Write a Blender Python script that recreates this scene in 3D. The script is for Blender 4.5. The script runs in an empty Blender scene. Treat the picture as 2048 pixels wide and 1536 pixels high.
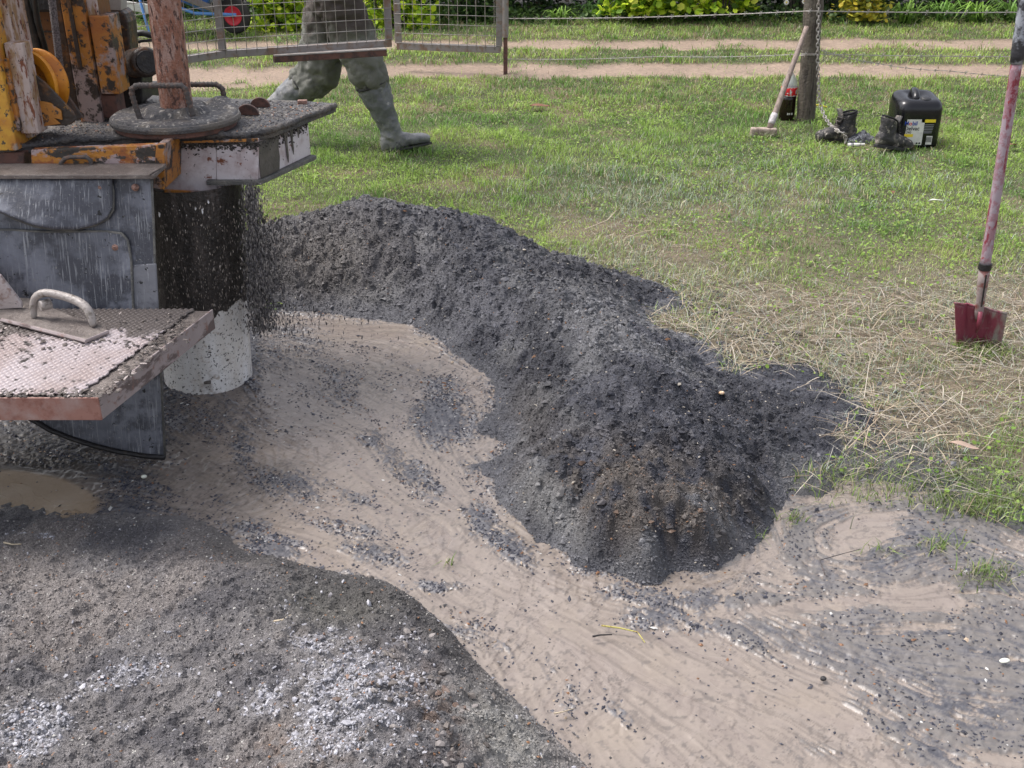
import bpy, bmesh, math, random
import numpy as np
from mathutils import Vector, Matrix, Euler
random.seed(7); RNG = np.random.default_rng(11)
C = bpy.context.scene.collection
scene = bpy.context.scene
R = math.radians
PI = math.pi
# ------------------------------------------------------------------ camera, sky, sun, exposure
CAMZ = 1.6; PITCH = R(26.0); F = 2160.0
cam = bpy.data.cameras.new('camera'); cam.sensor_width = 36; cam.lens = F/2048*36
cam.clip_start = 0.05; cam.clip_end = 500
camo = bpy.data.objects.new('camera', cam); C.objects.link(camo)
camo.location = (0, 0, CAMZ); camo.rotation_euler = (PI/2-PITCH, 0, 0)
scene.camera = camo
SUN_EL, SUN_AZ = R(60), R(-72)      # azimuth measured from +Y towards +X
w = bpy.data.worlds.new('World'); scene.world = w; w.use_nodes = True
nt = w.node_tree; bgn = nt.nodes['Background']
sky = nt.nodes.new('ShaderNodeTexSky'); sky.sky_type = 'NISHITA'; sky.sun_disc = False
sky.sun_elevation = SUN_EL; sky.sun_rotation = SUN_AZ; sky.dust_density = 4.0; sky.air_density = 1.0; sky.ozone_density = 1.0
hs = nt.nodes.new('ShaderNodeHueSaturation'); hs.inputs['Saturation'].default_value = 0.36; hs.inputs['Hue'].default_value = 0.515
nt.links.new(sky.outputs[0], hs.inputs['Color']); nt.links.new(hs.outputs[0], bgn.inputs[0])
bgn.inputs[1].default_value = 0.15
sl = bpy.data.lights.new('sun', 'SUN'); sl.energy = 1.5; sl.angle = R(20); sl.color = (1.0, 0.925, 0.90)
so = bpy.data.objects.new('sun', sl); C.objects.link(so)
sd = Vector((math.sin(SUN_AZ)*math.cos(SUN_EL), math.cos(SUN_AZ)*math.cos(SUN_EL), math.sin(SUN_EL)))
so.rotation_euler = sd.to_track_quat('Z', 'Y').to_euler(); so.location = sd*20
scene.view_settings.view_transform = 'Standard'; scene.view_settings.look = 'None'
scene.view_settings.exposure = 0.90; scene.view_settings.gamma = 1.0

# ------------------------------------------------------------------ photo pixel -> place
cp, sp = math.cos(PITCH), math.sin(PITCH)
def ray(px, py):
    x = (px-1024)/F; u = (768-py)/F
    return Vector((x, cp+u*sp, -sp+u*cp))
def at(px, py, z=0.0):
    d = ray(px, py); t = (z-CAMZ)/d.z
    return Vector((d.x*t, d.y*t, z))
def atY(px, py, Y):
    d = ray(px, py); t = Y/d.y
    return Vector((d.x*t, Y, CAMZ+d.z*t))
def project(X, Y, Z):
    dz = Z-CAMZ; dep = Y*cp-dz*sp; up = Y*sp+dz*cp
    dep = np.maximum(dep, 0.05)
    return 1024+F*X/dep, 768-F*up/dep

# ------------------------------------------------------------------ noise
def lattice(seed): return np.random.default_rng(seed).random((256, 256))
def vn(x, y, seed=0):
    T = lattice(seed); xi = np.floor(x).astype(int); yi = np.floor(y).astype(int)
    fx = x-xi; fy = y-yi; fx = fx*fx*(3-2*fx); fy = fy*fy*(3-2*fy)
    a = T[xi & 255, yi & 255]; b = T[(xi+1) & 255, yi & 255]; c = T[xi & 255, (yi+1) & 255]; d = T[(xi+1) & 255, (yi+1) & 255]
    return (a*(1-fx)+b*fx)*(1-fy)+(c*(1-fx)+d*fx)*fy
def fbm(x, y, sc, oc=4, seed=0, gain=0.5):
    s = 0; a = 1; t = 0
    for i in range(oc):
        th = 0.7*i; xr = x*math.cos(th)-y*math.sin(th); yr = x*math.sin(th)+y*math.cos(th)
        s = s+a*vn(xr*sc*2**i+37.1*i+100, yr*sc*2**i+17.3*i+100, seed+i); t += a; a *= gain
    return s/t
def sst(a, b, x):
    t = np.clip((x-a)/(b-a), 0, 1); return t*t*(3-2*t)
def inside(poly, X, Y):
    r = np.zeros(X.shape, bool); n = len(poly)
    for i in range(n):
        x1, y1 = poly[i]; x2, y2 = poly[(i+1) % n]
        c = ((y1 > Y) != (y2 > Y))
        with np.errstate(divide='ignore', invalid='ignore'):
            xx = (x2-x1)*(Y-y1)/(y2-y1+1e-12)+x1
        r ^= c & (X < xx)
    return r
def polydist(poly, X, Y, closed=True):
    d = np.full(X.shape, 1e9); n = len(poly)
    for i in range(n if closed else n-1):
        x1, y1 = poly[i]; x2, y2 = poly[(i+1) % n]
        dx, dy = x2-x1, y2-y1; L = dx*dx+dy*dy+1e-12
        t = np.clip(((X-x1)*dx+(Y-y1)*dy)/L, 0, 1)
        d = np.minimum(d, np.hypot(X-x1-t*dx, Y-y1-t*dy))
    return d
def sdf(poly, X, Y):
    d = polydist(poly, X, Y); return np.where(inside(poly, X, Y), d, -d)
def gpoly(pts): return [tuple(at(px, py, 0)[:2]) for px, py in pts]

# ------------------------------------------------------------------ mesh helpers
def fast_mesh(name, V, Fc, cols=None, smooth=True):
    me = bpy.data.meshes.new(name); V = np.asarray(V, np.float32); Fc = np.asarray(Fc, np.int32)
    k = Fc.shape[1]; me.vertices.add(len(V)); me.vertices.foreach_set('co', V.ravel())
    me.loops.add(Fc.size); me.loops.foreach_set('vertex_index', Fc.ravel())
    me.polygons.add(len(Fc)); me.polygons.foreach_set('loop_start', np.arange(0, Fc.size, k, dtype=np.int32))
    me.polygons.foreach_set('use_smooth', np.full(len(Fc), smooth))
    if cols is not None:
        a = me.color_attributes.new('Cd', 'FLOAT_COLOR', 'POINT')
        a.data.foreach_set('color', np.asarray(cols, np.float32).ravel())
    me.update(calc_edges=True); return me
def tag(o, label=None, cat=None, group=None, kind=None):
    if label: o['label'] = label
    if cat: o['category'] = cat
    if group: o['group'] = group
    if kind: o['kind'] = kind
    return o
OFF = {}
def thing(name, label, cat, loc, group=None):
    o = bpy.data.objects.new(name, None); C.objects.link(o); o.location = loc
    o.empty_display_size = 0.1; OFF[o.name] = Vector(loc)
    return tag(o, label, cat, group)
def link(name, me, mat, parent=None):
    o = bpy.data.objects.new(name, me); C.objects.link(o)
    if mat: me.materials.append(mat)
    if parent is not None:
        off = OFF[parent.name]; me.transform(Matrix.Translation(-off)); o.parent = parent
        if parent.parent is None and parent.type == 'EMPTY': OFF[o.name] = off
        else: OFF[o.name] = off
    else: OFF[o.name] = Vector((0, 0, 0))
    return o
def grid_mesh(name, xs, ys, Z, cols, keep=None):
    nx, ny = len(xs), len(ys); X, Y = np.meshgrid(xs, ys)
    V = np.stack([X.ravel(), Y.ravel(), Z.ravel()], 1)
    i = np.arange(nx-1)[None, :]+np.arange(ny-1)[:, None]*nx
    Fc = np.stack([i, i+1, i+1+nx, i+nx], -1).reshape(-1, 4)
    if keep is not None:
        k = keep.ravel(); Fc = Fc[k[Fc].any(1)]
        used = np.zeros(len(V), bool); used[Fc] = True; m = np.cumsum(used)-1
        V = V[used]; Fc = m[Fc]; cols = cols[used] if cols is not None else None
    return fast_mesh(name, V, Fc, cols)

class MB:
    def __init__(s): s.v = []; s.f = []
    def add(s, vs, fs):
        n = len(s.v); s.v += [Vector(v) for v in vs]; s.f += [[n+i for i in f] for f in fs]; return s
    def box(s, c, size, rz=0, rot=None):
        M = rot if rot is not None else Matrix.Rotation(rz, 3, 'Z')
        c = Vector(c); h = [x/2 for x in size]
        vs = [c+M @ Vector((sx*h[0], sy*h[1], sz*h[2])) for sz in (-1, 1) for sx, sy in ((-1, -1), (1, -1), (1, 1), (-1, 1))]
        return s.add(vs, [(3, 2, 1, 0), (4, 5, 6, 7), (0, 1, 5, 4), (1, 2, 6, 5), (2, 3, 7, 6), (3, 0, 4, 7)])
    def prism(s, pts, ex):
        n = len(pts); ex = Vector(ex); pts = [Vector(p) for p in pts]
        vs = pts+[p+ex for p in pts]
        nrm = Vector((0, 0, 0))
        for i in range(n): nrm += pts[i].cross(pts[(i+1) % n])
        fs = [list(range(n)), list(range(2*n-1, n-1, -1))]+[(i, i+n, (i+1) % n+n, (i+1) % n) for i in range(n)]
        if nrm.dot(ex) > 0: fs = [f[::-1] for f in fs]
        return s.add(vs, fs)
    def plate(s, px, Y, th, z=None):            # outline read off the photo, standing at depth Y, th thick
        return s.prism([atY(a, b, Y) for a, b in px], (0, th, 0))
    def bar(s, a, b, w, h=None, up=(0, 0, 1)):
        a, b = Vector(a), Vector(b); d = (b-a); L = d.length; d.normalize(); h = h or w
        sx = d.cross(Vector(up)); sx = sx.normalized() if sx.length > 1e-4 else Vector((1, 0, 0)); sy = sx.cross(d)
        M = Matrix((sx, d, sy)).transposed()
        return s.box((a+b)/2, (w, L, h), rot=M)
    def tube(s, path, rad, n=12, caps=True, sq=None, closed=False):
        path = [Vector(p) for p in path]; m = len(path)
        if not hasattr(rad, '__len__'): rad = [rad]*m
        t0 = (path[1]-path[0]).normalized(); up = Vector((0, 0, 1)) if abs(t0.z) < 0.9 else Vector((0, 1, 0))
        nv = t0.cross(up).normalized(); vs = []; prev = t0
        for i, p in enumerate(path):
            t = (path[min(i+1, m-1)]-path[max(i-1, 0)]).normalized() if not closed else (path[(i+1) % m]-path[i-1]).normalized()
            q = prev.rotation_difference(t); nv = (q @ nv); nv = (nv-t*nv.dot(t)).normalized(); b = t.cross(nv); prev = t
            r = rad[i]; ra, rb = (r if hasattr(r, '__len__') else (r, r))
            for k in range(n):
                a = 2*PI*k/n; vs.append(p+nv*math.cos(a)*ra+b*math.sin(a)*rb)
        fs = []
        for i in range(m if closed else m-1):
            j = (i+1) % m
            for k in range(n): fs.append((i*n+k, i*n+(k+1) % n, j*n+(k+1) % n, j*n+k))
        if caps and not closed: fs += [tuple(range(n-1, -1, -1)), tuple((m-1)*n+k for k in range(n))]
        return s.add(vs, fs)
    def loft(s, rings):                          # rings: (centre, half-axis u, half-axis v)
        n = 20; vs = []
        for c, u, v in rings:
            c, u, v = Vector(c), Vector(u), Vector(v)
            for k in range(n):
                a = 2*PI*k/n; vs.append(c+u*math.cos(a)+v*math.sin(a))
        m = len(rings); fs = [(i*n+k, i*n+(k+1) % n, (i+1)*n+(k+1) % n, (i+1)*n+k) for i in range(m-1) for k in range(n)]
        fs += [tuple(range(n-1, -1, -1)), tuple((m-1)*n+k for k in range(n))]
        return s.add(vs, fs)
    def lathe(s, prof, c=(0, 0, 0), axis=(0, 0, 1), n=32):
        ax = Vector(axis).normalized(); u = ax.orthogonal().normalized(); v = ax.cross(u); c = Vector(c); vs = []
        for r, z in prof:
            for k in range(n):
                a = 2*PI*k/n; vs.append(c+ax*z+(u*math.cos(a)+v*math.sin(a))*max(r, 1e-5))
        m = len(prof); fs = [(i*n+k, i*n+(k+1) % n, (i+1)*n+(k+1) % n, (i+1)*n+k) for i in range(m-1) for k in range(n)]
        return s.add(vs, fs)
    def xf(s, M): s.v = [M @ v for v in s.v]; return s
    def build(s, name, mat, parent=None, bevel=0, smooth=False, remesh=0, sub=0, disp=None, seg=2):
        me = bpy.data.meshes.new(name); me.from_pydata([tuple(v) for v in s.v], [], s.f)
        bm = bmesh.new(); bm.from_mesh(me); bmesh.ops.recalc_face_normals(bm, faces=bm.faces); bm.to_mesh(me); bm.free()
        if smooth: me.polygons.foreach_set('use_smooth', [True]*len(me.polygons))
        o = link(name, me, mat, parent)
        if bevel:
            b = o.modifiers.new('bevel', 'BEVEL'); b.width = bevel; b.segments = seg; b.limit_method = 'ANGLE'; b.angle_limit = R(40)
        if remesh:
            r = o.modifiers.new('remesh', 'REMESH'); r.mode = 'VOXEL'; r.voxel_size = remesh; r.use_smooth_shade = True
            q = o.modifiers.new('smooth', 'SMOOTH'); q.iterations = 4
        if sub:
            q = o.modifiers.new('sub', 'SUBSURF'); q.levels = sub; q.render_levels = sub
        if disp:
            st, sc = disp[:2]; tx = bpy.data.textures.new(name, 'CLOUDS'); tx.noise_scale = sc; tx.noise_depth = 3
            q = o.modifiers.new('disp', 'DISPLACE'); q.texture = tx; q.strength = st; q.mid_level = 0.5; q.texture_coords = 'LOCAL'
        return o

# ------------------------------------------------------------------ materials
def newmat(name):
    m = bpy.data.materials.new(name); m.use_nodes = True; return m, m.node_tree, m.node_tree.nodes['Principled BSDF']
def rgba(c): return (c[0], c[1], c[2], 1)
def noise_node(nt, scale, detail=4, stretch=None, rough=0.6):
    tc = nt.nodes.new('ShaderNodeTexCoord'); n = nt.nodes.new('ShaderNodeTexNoise')
    n.inputs['Scale'].default_value = scale; n.inputs['Detail'].default_value = detail; n.inputs['Roughness'].default_value = rough
    if stretch:
        mp = nt.nodes.new('ShaderNodeMapping'); mp.inputs['Scale'].default_value = stretch
        nt.links.new(tc.outputs['Object'], mp.inputs[0]); nt.links.new(mp.outputs[0], n.inputs['Vector'])
    else: nt.links.new(tc.outputs['Object'], n.inputs['Vector'])
    return n
def thr(nt, src, a, b):
    r = nt.nodes.new('ShaderNodeMapRange'); r.inputs[1].default_value = a; r.inputs[2].default_value = b
    nt.links.new(src, r.inputs[0]); return r.outputs[0]
def worn(name, base, layers=(), rough=0.6, bump=0.3, bscale=60, metal=0, vary=0.25):
    """base paint + layers of (colour, noise scale, low, high, stretch)"""
    m, nt, b = newmat(name); b.inputs['Roughness'].default_value = rough; b.inputs['Metallic'].default_value = metal
    n0 = noise_node(nt, 14, 6); mx = nt.nodes.new('ShaderNodeMix'); mx.data_type = 'RGBA'
    mx.inputs[6].default_value = rgba([c*(1-vary) for c in base]); mx.inputs[7].default_value = rgba([min(1, c*(1+vary)) for c in base])
    nt.links.new(n0.outputs[0], mx.inputs[0]); cur = mx.outputs[2]; last = n0.outputs[0]
    for L in layers:
        col, sc, lo, hi = L[:4]
        if lo >= .5: lo -= .04; hi -= .04
        st = L[4] if len(L) > 4 else None
        n = noise_node(nt, sc, 5, st, 0.65); t = thr(nt, n.outputs[0], lo, hi)
        mx = nt.nodes.new('ShaderNodeMix'); mx.data_type = 'RGBA'; nt.links.new(t, mx.inputs[0])
        nt.links.new(cur, mx.inputs[6]); mx.inputs[7].default_value = rgba(col); cur = mx.outputs[2]; last = t
    nt.links.new(cur, b.inputs['Base Color'])
    if bump:
        nb = noise_node(nt, bscale, 6); bp = nt.nodes.new('ShaderNodeBump'); bp.inputs['Strength'].default_value = bump
        bp.inputs['Distance'].default_value = 0.01; nt.links.new(nb.outputs[0], bp.inputs['Height']); nt.links.new(bp.outputs[0], b.inputs['Normal'])
    return m
def attrmat(name, rough=0.8, bump=0.4, bscale=250, bdist=0.004, trans=0, roughA=None, spec=0.5, vary=0):
    m, nt, b = newmat(name); a = nt.nodes.new('ShaderNodeAttribute'); a.attribute_name = 'Cd'
    cur = a.outputs['Color']
    if vary:
        n = noise_node(nt, bscale*0.6, 4); mr = nt.nodes.new('ShaderNodeMapRange')
        mr.inputs[1].default_value = 0.3; mr.inputs[2].default_value = 0.7; mr.inputs[3].default_value = 1-vary; mr.inputs[4].default_value = 1+vary
        nt.links.new(n.outputs[0], mr.inputs[0]); vm = nt.nodes.new('ShaderNodeVectorMath'); vm.operation = 'SCALE'
        nt.links.new(cur, vm.inputs[0]); nt.links.new(mr.outputs[0], vm.inputs['Scale']); cur = vm.outputs[0]
    nt.links.new(cur, b.inputs['Base Color']); b.inputs['Roughness'].default_value = rough
    b.inputs['Specular IOR Level'].default_value = spec
    if roughA:      # alpha of the attribute = wetness
        mr = nt.nodes.new('ShaderNodeMapRange'); mr.inputs[3].default_value = roughA[0]; mr.inputs[4].default_value = roughA[1]
        nt.links.new(a.outputs['Alpha'], mr.inputs[0]); nt.links.new(mr.outputs[0], b.inputs['Roughness'])
    if bump:
        nb = noise_node(nt, bscale, 5); bp = nt.nodes.new('ShaderNodeBump'); bp.inputs['Strength'].default_value = bump
        bp.inputs['Distance'].default_value = bdist; nt.links.new(nb.outputs[0], bp.inputs['Height']); nt.links.new(bp.outputs[0], b.inputs['Normal'])
    if trans:
        tr = nt.nodes.new('ShaderNodeBsdfTranslucent'); nt.links.new(cur, tr.inputs[0]); ms = nt.nodes.new('ShaderNodeMixShader')
        ms.inputs[0].default_value = trans; out = nt.nodes['Material Output']
        nt.links.new(b.outputs[0], ms.inputs[1]); nt.links.new(tr.outputs[0], ms.inputs[2]); nt.links.new(ms.outputs[0], out.inputs[0])
    return m
MUDC = (0.10, 0.088, 0.075)
GREYMUD = (0.062, 0.060, 0.060)
RUST = (0.17, 0.055, 0.025)
M = {}
M['mudtop'] = worn('mud_caked_steel', (0.075, 0.072, 0.074), [((0.12, 0.105, 0.09), 9, .5, .65), ((0.5, 0.46, 0.40), 220, .70, .74), ((0.5, .28, .1), 160, .73, .76)], rough=.55, bump=.9, bscale=120)
M['pink'] = worn('faded_pink_paint', (0.46, 0.40, 0.41), [((0.33, 0.245, 0.24), 26, .5, .68), ((0.60, .56, .58), 5, .5, .62), (RUST, 24, .655, .70), ((0.03, .025, .025), 60, .68, .71)], rough=.5, bump=.15)
M['pinkmud'] = worn('pink_paint_with_mud_runs', (0.42, 0.37, 0.37), [((0.36, 0.27, 0.26), 30, .5, .75), ((0.07, .062, .055), 3.2, .44, .47, (7, 7, .3)), ((0.09, .08, .07), 14, .58, .61, (6, 6, .2)), (RUST, 40, .7, .73)], rough=.5, bump=.15)
M['orange'] = worn('worn_orange_paint', (0.42, 0.175, 0.03), [((0.30, 0.10, 0.022), 9, .45, .68), ((0.32, .25, .235), 8, .55, .61), ((0.035, .025, .02), 22, .56, .62), ((0.07, .05, .04), 60, .62, .66)], rough=.5, bump=.25)
M['peeling'] = worn('peeling_orange_over_pink', (0.40, 0.31, 0.31), [((0.45, 0.19, 0.03), 9, .49, .54, (1, 1, 1.6)), ((0.30, .10, .03), 14, .56, .62), ((0.04, .035, .03), 12, .54, .58, (1, 1, 2)), ((0.07, .05, .04), 60, .62, .66)], rough=.5, bump=.4)
M['orangedull'] = worn('dull_orange_steel', (0.20, 0.075, 0.015), [((0.10, 0.05, 0.02), 7, .45, .65), ((0.03, .022, .018), 30, .6, .66)], rough=.6, bump=.25)
M['yellow'] = worn('yellow_paint', (0.55, 0.30, 0.04), [((0.42, 0.17, 0.03), 6, .5, .62), ((0.30, .24, .2), 12, .6, .66), ((0.06, .05, .04), 40, .62, .66)], rough=.4, bump=.1)
M['sheave'] = worn('sheave_paint', (0.62, 0.25, 0.012), [((0.42, 0.14, 0.01), 12, .5, .7), ((0.05, .035, .02), 45, .66, .7)], rough=.4, bump=.1)
M['whitepink'] = worn('scuffed_pink_white_paint', (0.46, 0.38, 0.35), [((0.30, 0.19, 0.10), 18, .52, .62, (2, 2, .6)), (RUST, 34, .60, .65, (2, 2, .5)), ((0.04, .03, .03), 70, .64, .68)], rough=.5, bump=.25)
M['rustpipe'] = worn('rusty_pipe', (0.29, 0.13, 0.085), [((0.40, 0.26, 0.215), 40, .48, .60, (1.5, 1.5, .5)), ((0.075, .035, .028), 60, .56, .66, (1.5, 1.5, .6)), ((0.5, 0.42, 0.38), 260, .68, .72)], rough=.65, bump=.8, bscale=150)
M['rust'] = worn('rusty_steel', (0.13, 0.06, 0.045), [((0.06, 0.035, 0.03), 30, .5, .65)], rough=.7, bump=.4)
M['darksteel'] = worn('dark_oily_steel', (0.035, 0.025, 0.02), [((0.12, 0.055, 0.02), 18, .56, .66), ((0.2, 0.1, 0.02), 40, .66, .7)], rough=.45, bump=.5)
M['black'] = worn('black_grime', (0.012, 0.011, 0.012), [((0.03, .025, .02), 30, .6, .7)], rough=.5, bump=.4)
M['hose'] = worn('black_hose', (0.02, 0.022, 0.024), [((0.06, .055, .05), 30, .56, .7)], rough=.5)
M['cable'] = worn('greasy_wire_rope', (0.20, 0.17, 0.17), [((0.06, .05, .05), 200, .5, .6)], rough=.45, bump=.8, bscale=300)
M['rubber'] = worn('wet_rubber_flap', (0.075, 0.080, 0.100), [((0.17, 0.18, 0.215), 4, .40, .60, (1, 1, .6)), ((0.05, .053, .068), 9, .50, .60), ((0.25, .26, .28), 40, .60, .72, (6, 1, .25)), ((0.30, .31, .33), 9, .66, .72, (10, 1, .3)), ((0.008, .008, .01), 38, .685, .70), ((0.2, .2, .2), 130, .66, .7)], rough=.38, bump=.25, bscale=40)
M['rubber2'] = worn('pale_wet_rubber', (0.15, 0.155, 0.175), [((0.22, 0.22, 0.24), 6, .45, .7, (1, 1, .5)), ((0.32, .32, .34), 12, .62, .72, (8, 1, .3)), ((0.008, .008, .01), 38, .66, .68), ((0.07, .07, .085), 14, .6, .7)], rough=.4, bump=.25, bscale=40)
M['edgemud'] = worn('mud_rim', (0.10, 0.10, 0.095), [((0.16, .155, .14), 30, .5, .65)], rough=.6, bump=.6, bscale=120)
M['rebar'] = worn('muddy_rebar', (0.075, 0.065, 0.062), [((0.14, .09, .07), 60, .55, .66)], rough=.6, bump=.5, bscale=200)
M['bolt'] = worn('rusty_bolt', (0.33, 0.19, 0.15), [((0.14, .08, .06), 90, .5, .65)], rough=.6, bump=.4)
M['pvc'] = worn('mud_spattered_white_pvc', (0.88, 0.85, 0.80), [((0.62, .58, .52), 6, .52, .74, (2, 2, .5)), ((0.25, .21, .18), 5, .64, .74), ((0.48, .42, .37), 50, .62, .70), ((0.06, .055, .052), 95, .625, .65), ((0.04, .038, .04), 32, .70, .72)], rough=.4, bump=.3, bscale=100)
M['slurry'] = worn('shaded_running_slurry', (0.030, 0.026, 0.023), [((0.080, .067, .060), 22, .5, .7, (2, 2, .3)), ((0.10, .09, .08), 55, .66, .74, (3, 3, .5))], rough=.35, bump=1.0, bscale=70)  # wet slurry, with the shade under the table mixed into its colour
M['galv'] = worn('galvanised_steel', (0.36, 0.34, 0.32), [((0.26, .22, .19), 20, .5, .7)], rough=.5, bump=.1)
M['galvdark'] = worn('weathered_galvanised_tube', (0.23, 0.21, 0.20), [((0.2, .13, .09), 16, .55, .68)], rough=.55, bump=.1)
M['wood'] = worn('weathered_post_timber', (0.12, 0.098, 0.078), [((0.045, .036, .03), 14, .45, .62, (5, 5, .35)), ((0.15, .13, .11), 20, .6, .7, (6, 6, .3)), ((0.14, .125, .10), 5, .55, .7)], rough=.85, bump=1.0, bscale=60)
M['handlewood'] = worn('old_hickory', (0.26, 0.20, 0.17), [((0.16, .12, .10), 16, .5, .65, (3, 3, .5))], rough=.7, bump=.2)
M['hammer'] = worn('muddy_hammer_head', (0.36, 0.29, 0.24), [((0.2, .15, .12), 40, .5, .62)], rough=.8, bump=.6)
M['tape'] = worn('pale_tape', (0.5, .47, .47), [((0.3, .28, .28), 50, .5, .65)], rough=.6)
M['blackplastic'] = worn('black_plastic', (0.006, 0.006, 0.008), [((0.018, .018, .02), 15, .55, .75)], rough=.22, bump=.08, bscale=20)
M['cap'] = worn('black_cap', (0.02, .02, .022), rough=.45)
M['paper'] = worn('label_white', (0.68, 0.67, 0.62), [((0.55, .54, .5), 18, .55, .7)], rough=.45, bump=0)
M['yellowink'] = worn('label_yellow', (0.8, 0.62, 0.03), rough=.45, bump=0, vary=.05)
M['blackink'] = worn('label_black', (0.012, 0.012, 0.02), rough=.45, bump=0, vary=.05)
M['greyink'] = worn('label_grey', (0.25, 0.25, 0.28), rough=.45, bump=0, vary=.05)
M['blueink'] = worn('label_blue', (0.015, 0.05, 0.35), rough=.45, bump=0, vary=.05)
M['redink'] = worn('label_red', (0.62, 0.012, 0.02), rough=.4, bump=0, vary=.05)
M['cola'] = worn('dark_cola', (0.012, 0.006, 0.004), rough=.12, bump=0)
M['leather'] = worn('muddy_black_leather', (0.030, 0.028, 0.028), [((0.19, .165, .14), 11, .48, .62), ((0.30, .27, .23), 40, .62, .68)], rough=.6, bump=.7, bscale=60)
M['bootdark'] = worn('boot_inside', (0.01, .01, .01), rough=.9)
M['cloth'] = worn('grey_rag', (0.15, 0.155, 0.17), [((0.04, .042, .05), 30, .5, .56), ((0.34, .35, .38), 45, .6, .66)], rough=.9, bump=.3)
M['trouser'] = worn('muddy_olive_trousers', (0.120, 0.122, 0.104), [((0.165, .165, .148), 4, .45, .65), ((0.24, .235, .215), 5, .60, .72)], rough=.9, bump=.5, bscale=45)
M['thighs'] = worn('brown_stained_cloth', (0.06, 0.05, 0.04), rough=.9, bump=.5, bscale=45)
M['jacket'] = worn('khaki_shirt', (0.30, 0.27, 0.10), [((0.16, .14, .07), 8, .5, .7)], rough=.9, bump=.4, bscale=40)
M['gumboot'] = worn('muddy_gumboot', (0.12, 0.125, 0.135), [((0.23, .228, .22), 5, .44, .60), ((0.31, .30, .29), 22, .62, .72), ((0.06, .062, .068), 9, .64, .7)], rough=.45, bump=.4, bscale=50)
M['skin'] = worn('skin', (0.55, 0.33, 0.24), rough=.5, bump=.1, vary=.06)
M['hair'] = worn('brown_hair', (0.05, 0.03, 0.02), rough=.7, bump=.8, bscale=200)
M['redpaint'] = worn('worn_red_handle', (0.22, 0.028, 0.045), [((0.36, .29, .33), 7, .46, .52, (3, 3, .8)), ((0.30, .17, .2), 40, .52, .60), ((0.27, .04, .04), 22, .68, .72)], rough=.5, bump=.25)
M['redblade'] = worn('maroon_blade', (0.20, 0.035, 0.06), [((0.24, .22, .19), 9, .47, .58, (1.5, 1, .4)), ((0.22, .08, .10), 40, .6, .68)], rough=.5, bump=.2)
M['socket'] = worn('socket_steel', (0.27, 0.22, 0.21), [((0.18, .06, .05), 20, .55, .65)], rough=.5, bump=.2)
M['blackrub'] = worn('black_grip', (0.03, 0.03, 0.035), [((0.30, .32, .36), 16, .52, .6)], rough=.6, bump=.4)
M['blue'] = worn('blue_barrow_paint', (0.02, 0.10, 0.36), rough=.35, bump=0)
M['lightblue'] = worn('pale_blue_tube', (0.10, 0.25, 0.55), rough=.4, bump=0)
M['redplastic'] = worn('red_wheel_rim', (0.60, 0.02, 0.04), rough=.4, bump=0)
M['tyre'] = worn('tyre', (0.03, .028, .026), rough=.8)
M['step'] = worn('pale_muddy_chequer_plate', (0.40, 0.345, 0.33), [((0.48, .44, .45), 9, .48, .66), ((0.27, .2, .18), 45, .58, .68), ((0.035, .03, .03), 120, .68, .71)], rough=.42, bump=.35, bscale=90)
M['stepmud'] = worn('muddy_plate', (0.13, 0.11, 0.10), [((0.19, .165, .15), 14, .5, .65), ((0.3, .26, .22), 90, .66, .7)], rough=.4, bump=.6, bscale=100)
M['stepedge'] = worn('rusty_pink_angle_iron', (0.33, 0.17, 0.135), [((0.24, .10, .075), 40, .48, .66), ((0.38, .26, .23), 9, .56, .7)], rough=.55, bump=.2)
M['stepside'] = worn('grey_pink_angle_iron', (0.30, 0.255, 0.25), [((0.12, .09, .085), 9, .56, .62, (1, 1, 3)), ((0.22, .13, .11), 40, .6, .7)], rough=.5, bump=.2)
M['hingebar'] = worn('pale_galvanised_bar', (0.34, 0.31, 0.29), [((0.13, .11, .09), 30, .55, .66)], rough=.4, bump=.4)
M['attr_mud'] = attrmat('liquid_mud', bump=.25, bscale=120, bdist=.0025, roughA=(.66, .27), spec=.5, vary=.06)
M['attr_mound'] = attrmat('drill_cuttings', rough=.55, bump=1.0, bscale=150, bdist=.010, vary=.3)
M['attr_ground'] = attrmat('soil', rough=.9, bump=.8, bscale=60, bdist=.012, vary=.25)
M['attr_chip'] = attrmat('rock_chips', rough=.6, bump=.3, bscale=400, bdist=.002)
M['attr_leaf'] = attrmat('leaves', rough=.55, bump=0, trans=.3, spec=.3)
M['attr_straw'] = attrmat('straw', rough=.6, bump=0, trans=.1)

def stain_above(m, z0, z1, col):
    nt = m.node_tree; b = nt.nodes['Principled BSDF']; src = b.inputs['Base Color'].links[0].from_socket
    tc = nt.nodes.new('ShaderNodeTexCoord'); sx = nt.nodes.new('ShaderNodeSeparateXYZ'); nt.links.new(tc.outputs['Object'], sx.inputs[0]); n = noise_node(nt, 7, 4)
    ma = nt.nodes.new('ShaderNodeMath'); ma.operation = 'MULTIPLY_ADD'; nt.links.new(n.outputs[0], ma.inputs[0]); ma.inputs[1].default_value = .5; nt.links.new(sx.outputs['Z'], ma.inputs[2])
    t = thr(nt, ma.outputs[0], z0, z1); mx = nt.nodes.new('ShaderNodeMix'); mx.data_type = 'RGBA'; nt.links.new(t, mx.inputs[0]); nt.links.new(src, mx.inputs[6]); mx.inputs[7].default_value = rgba(col); nt.links.new(mx.outputs[2], b.inputs['Base Color'])
stain_above(M['trouser'], .90, 1.02, (0.06, .048, .042))
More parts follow.
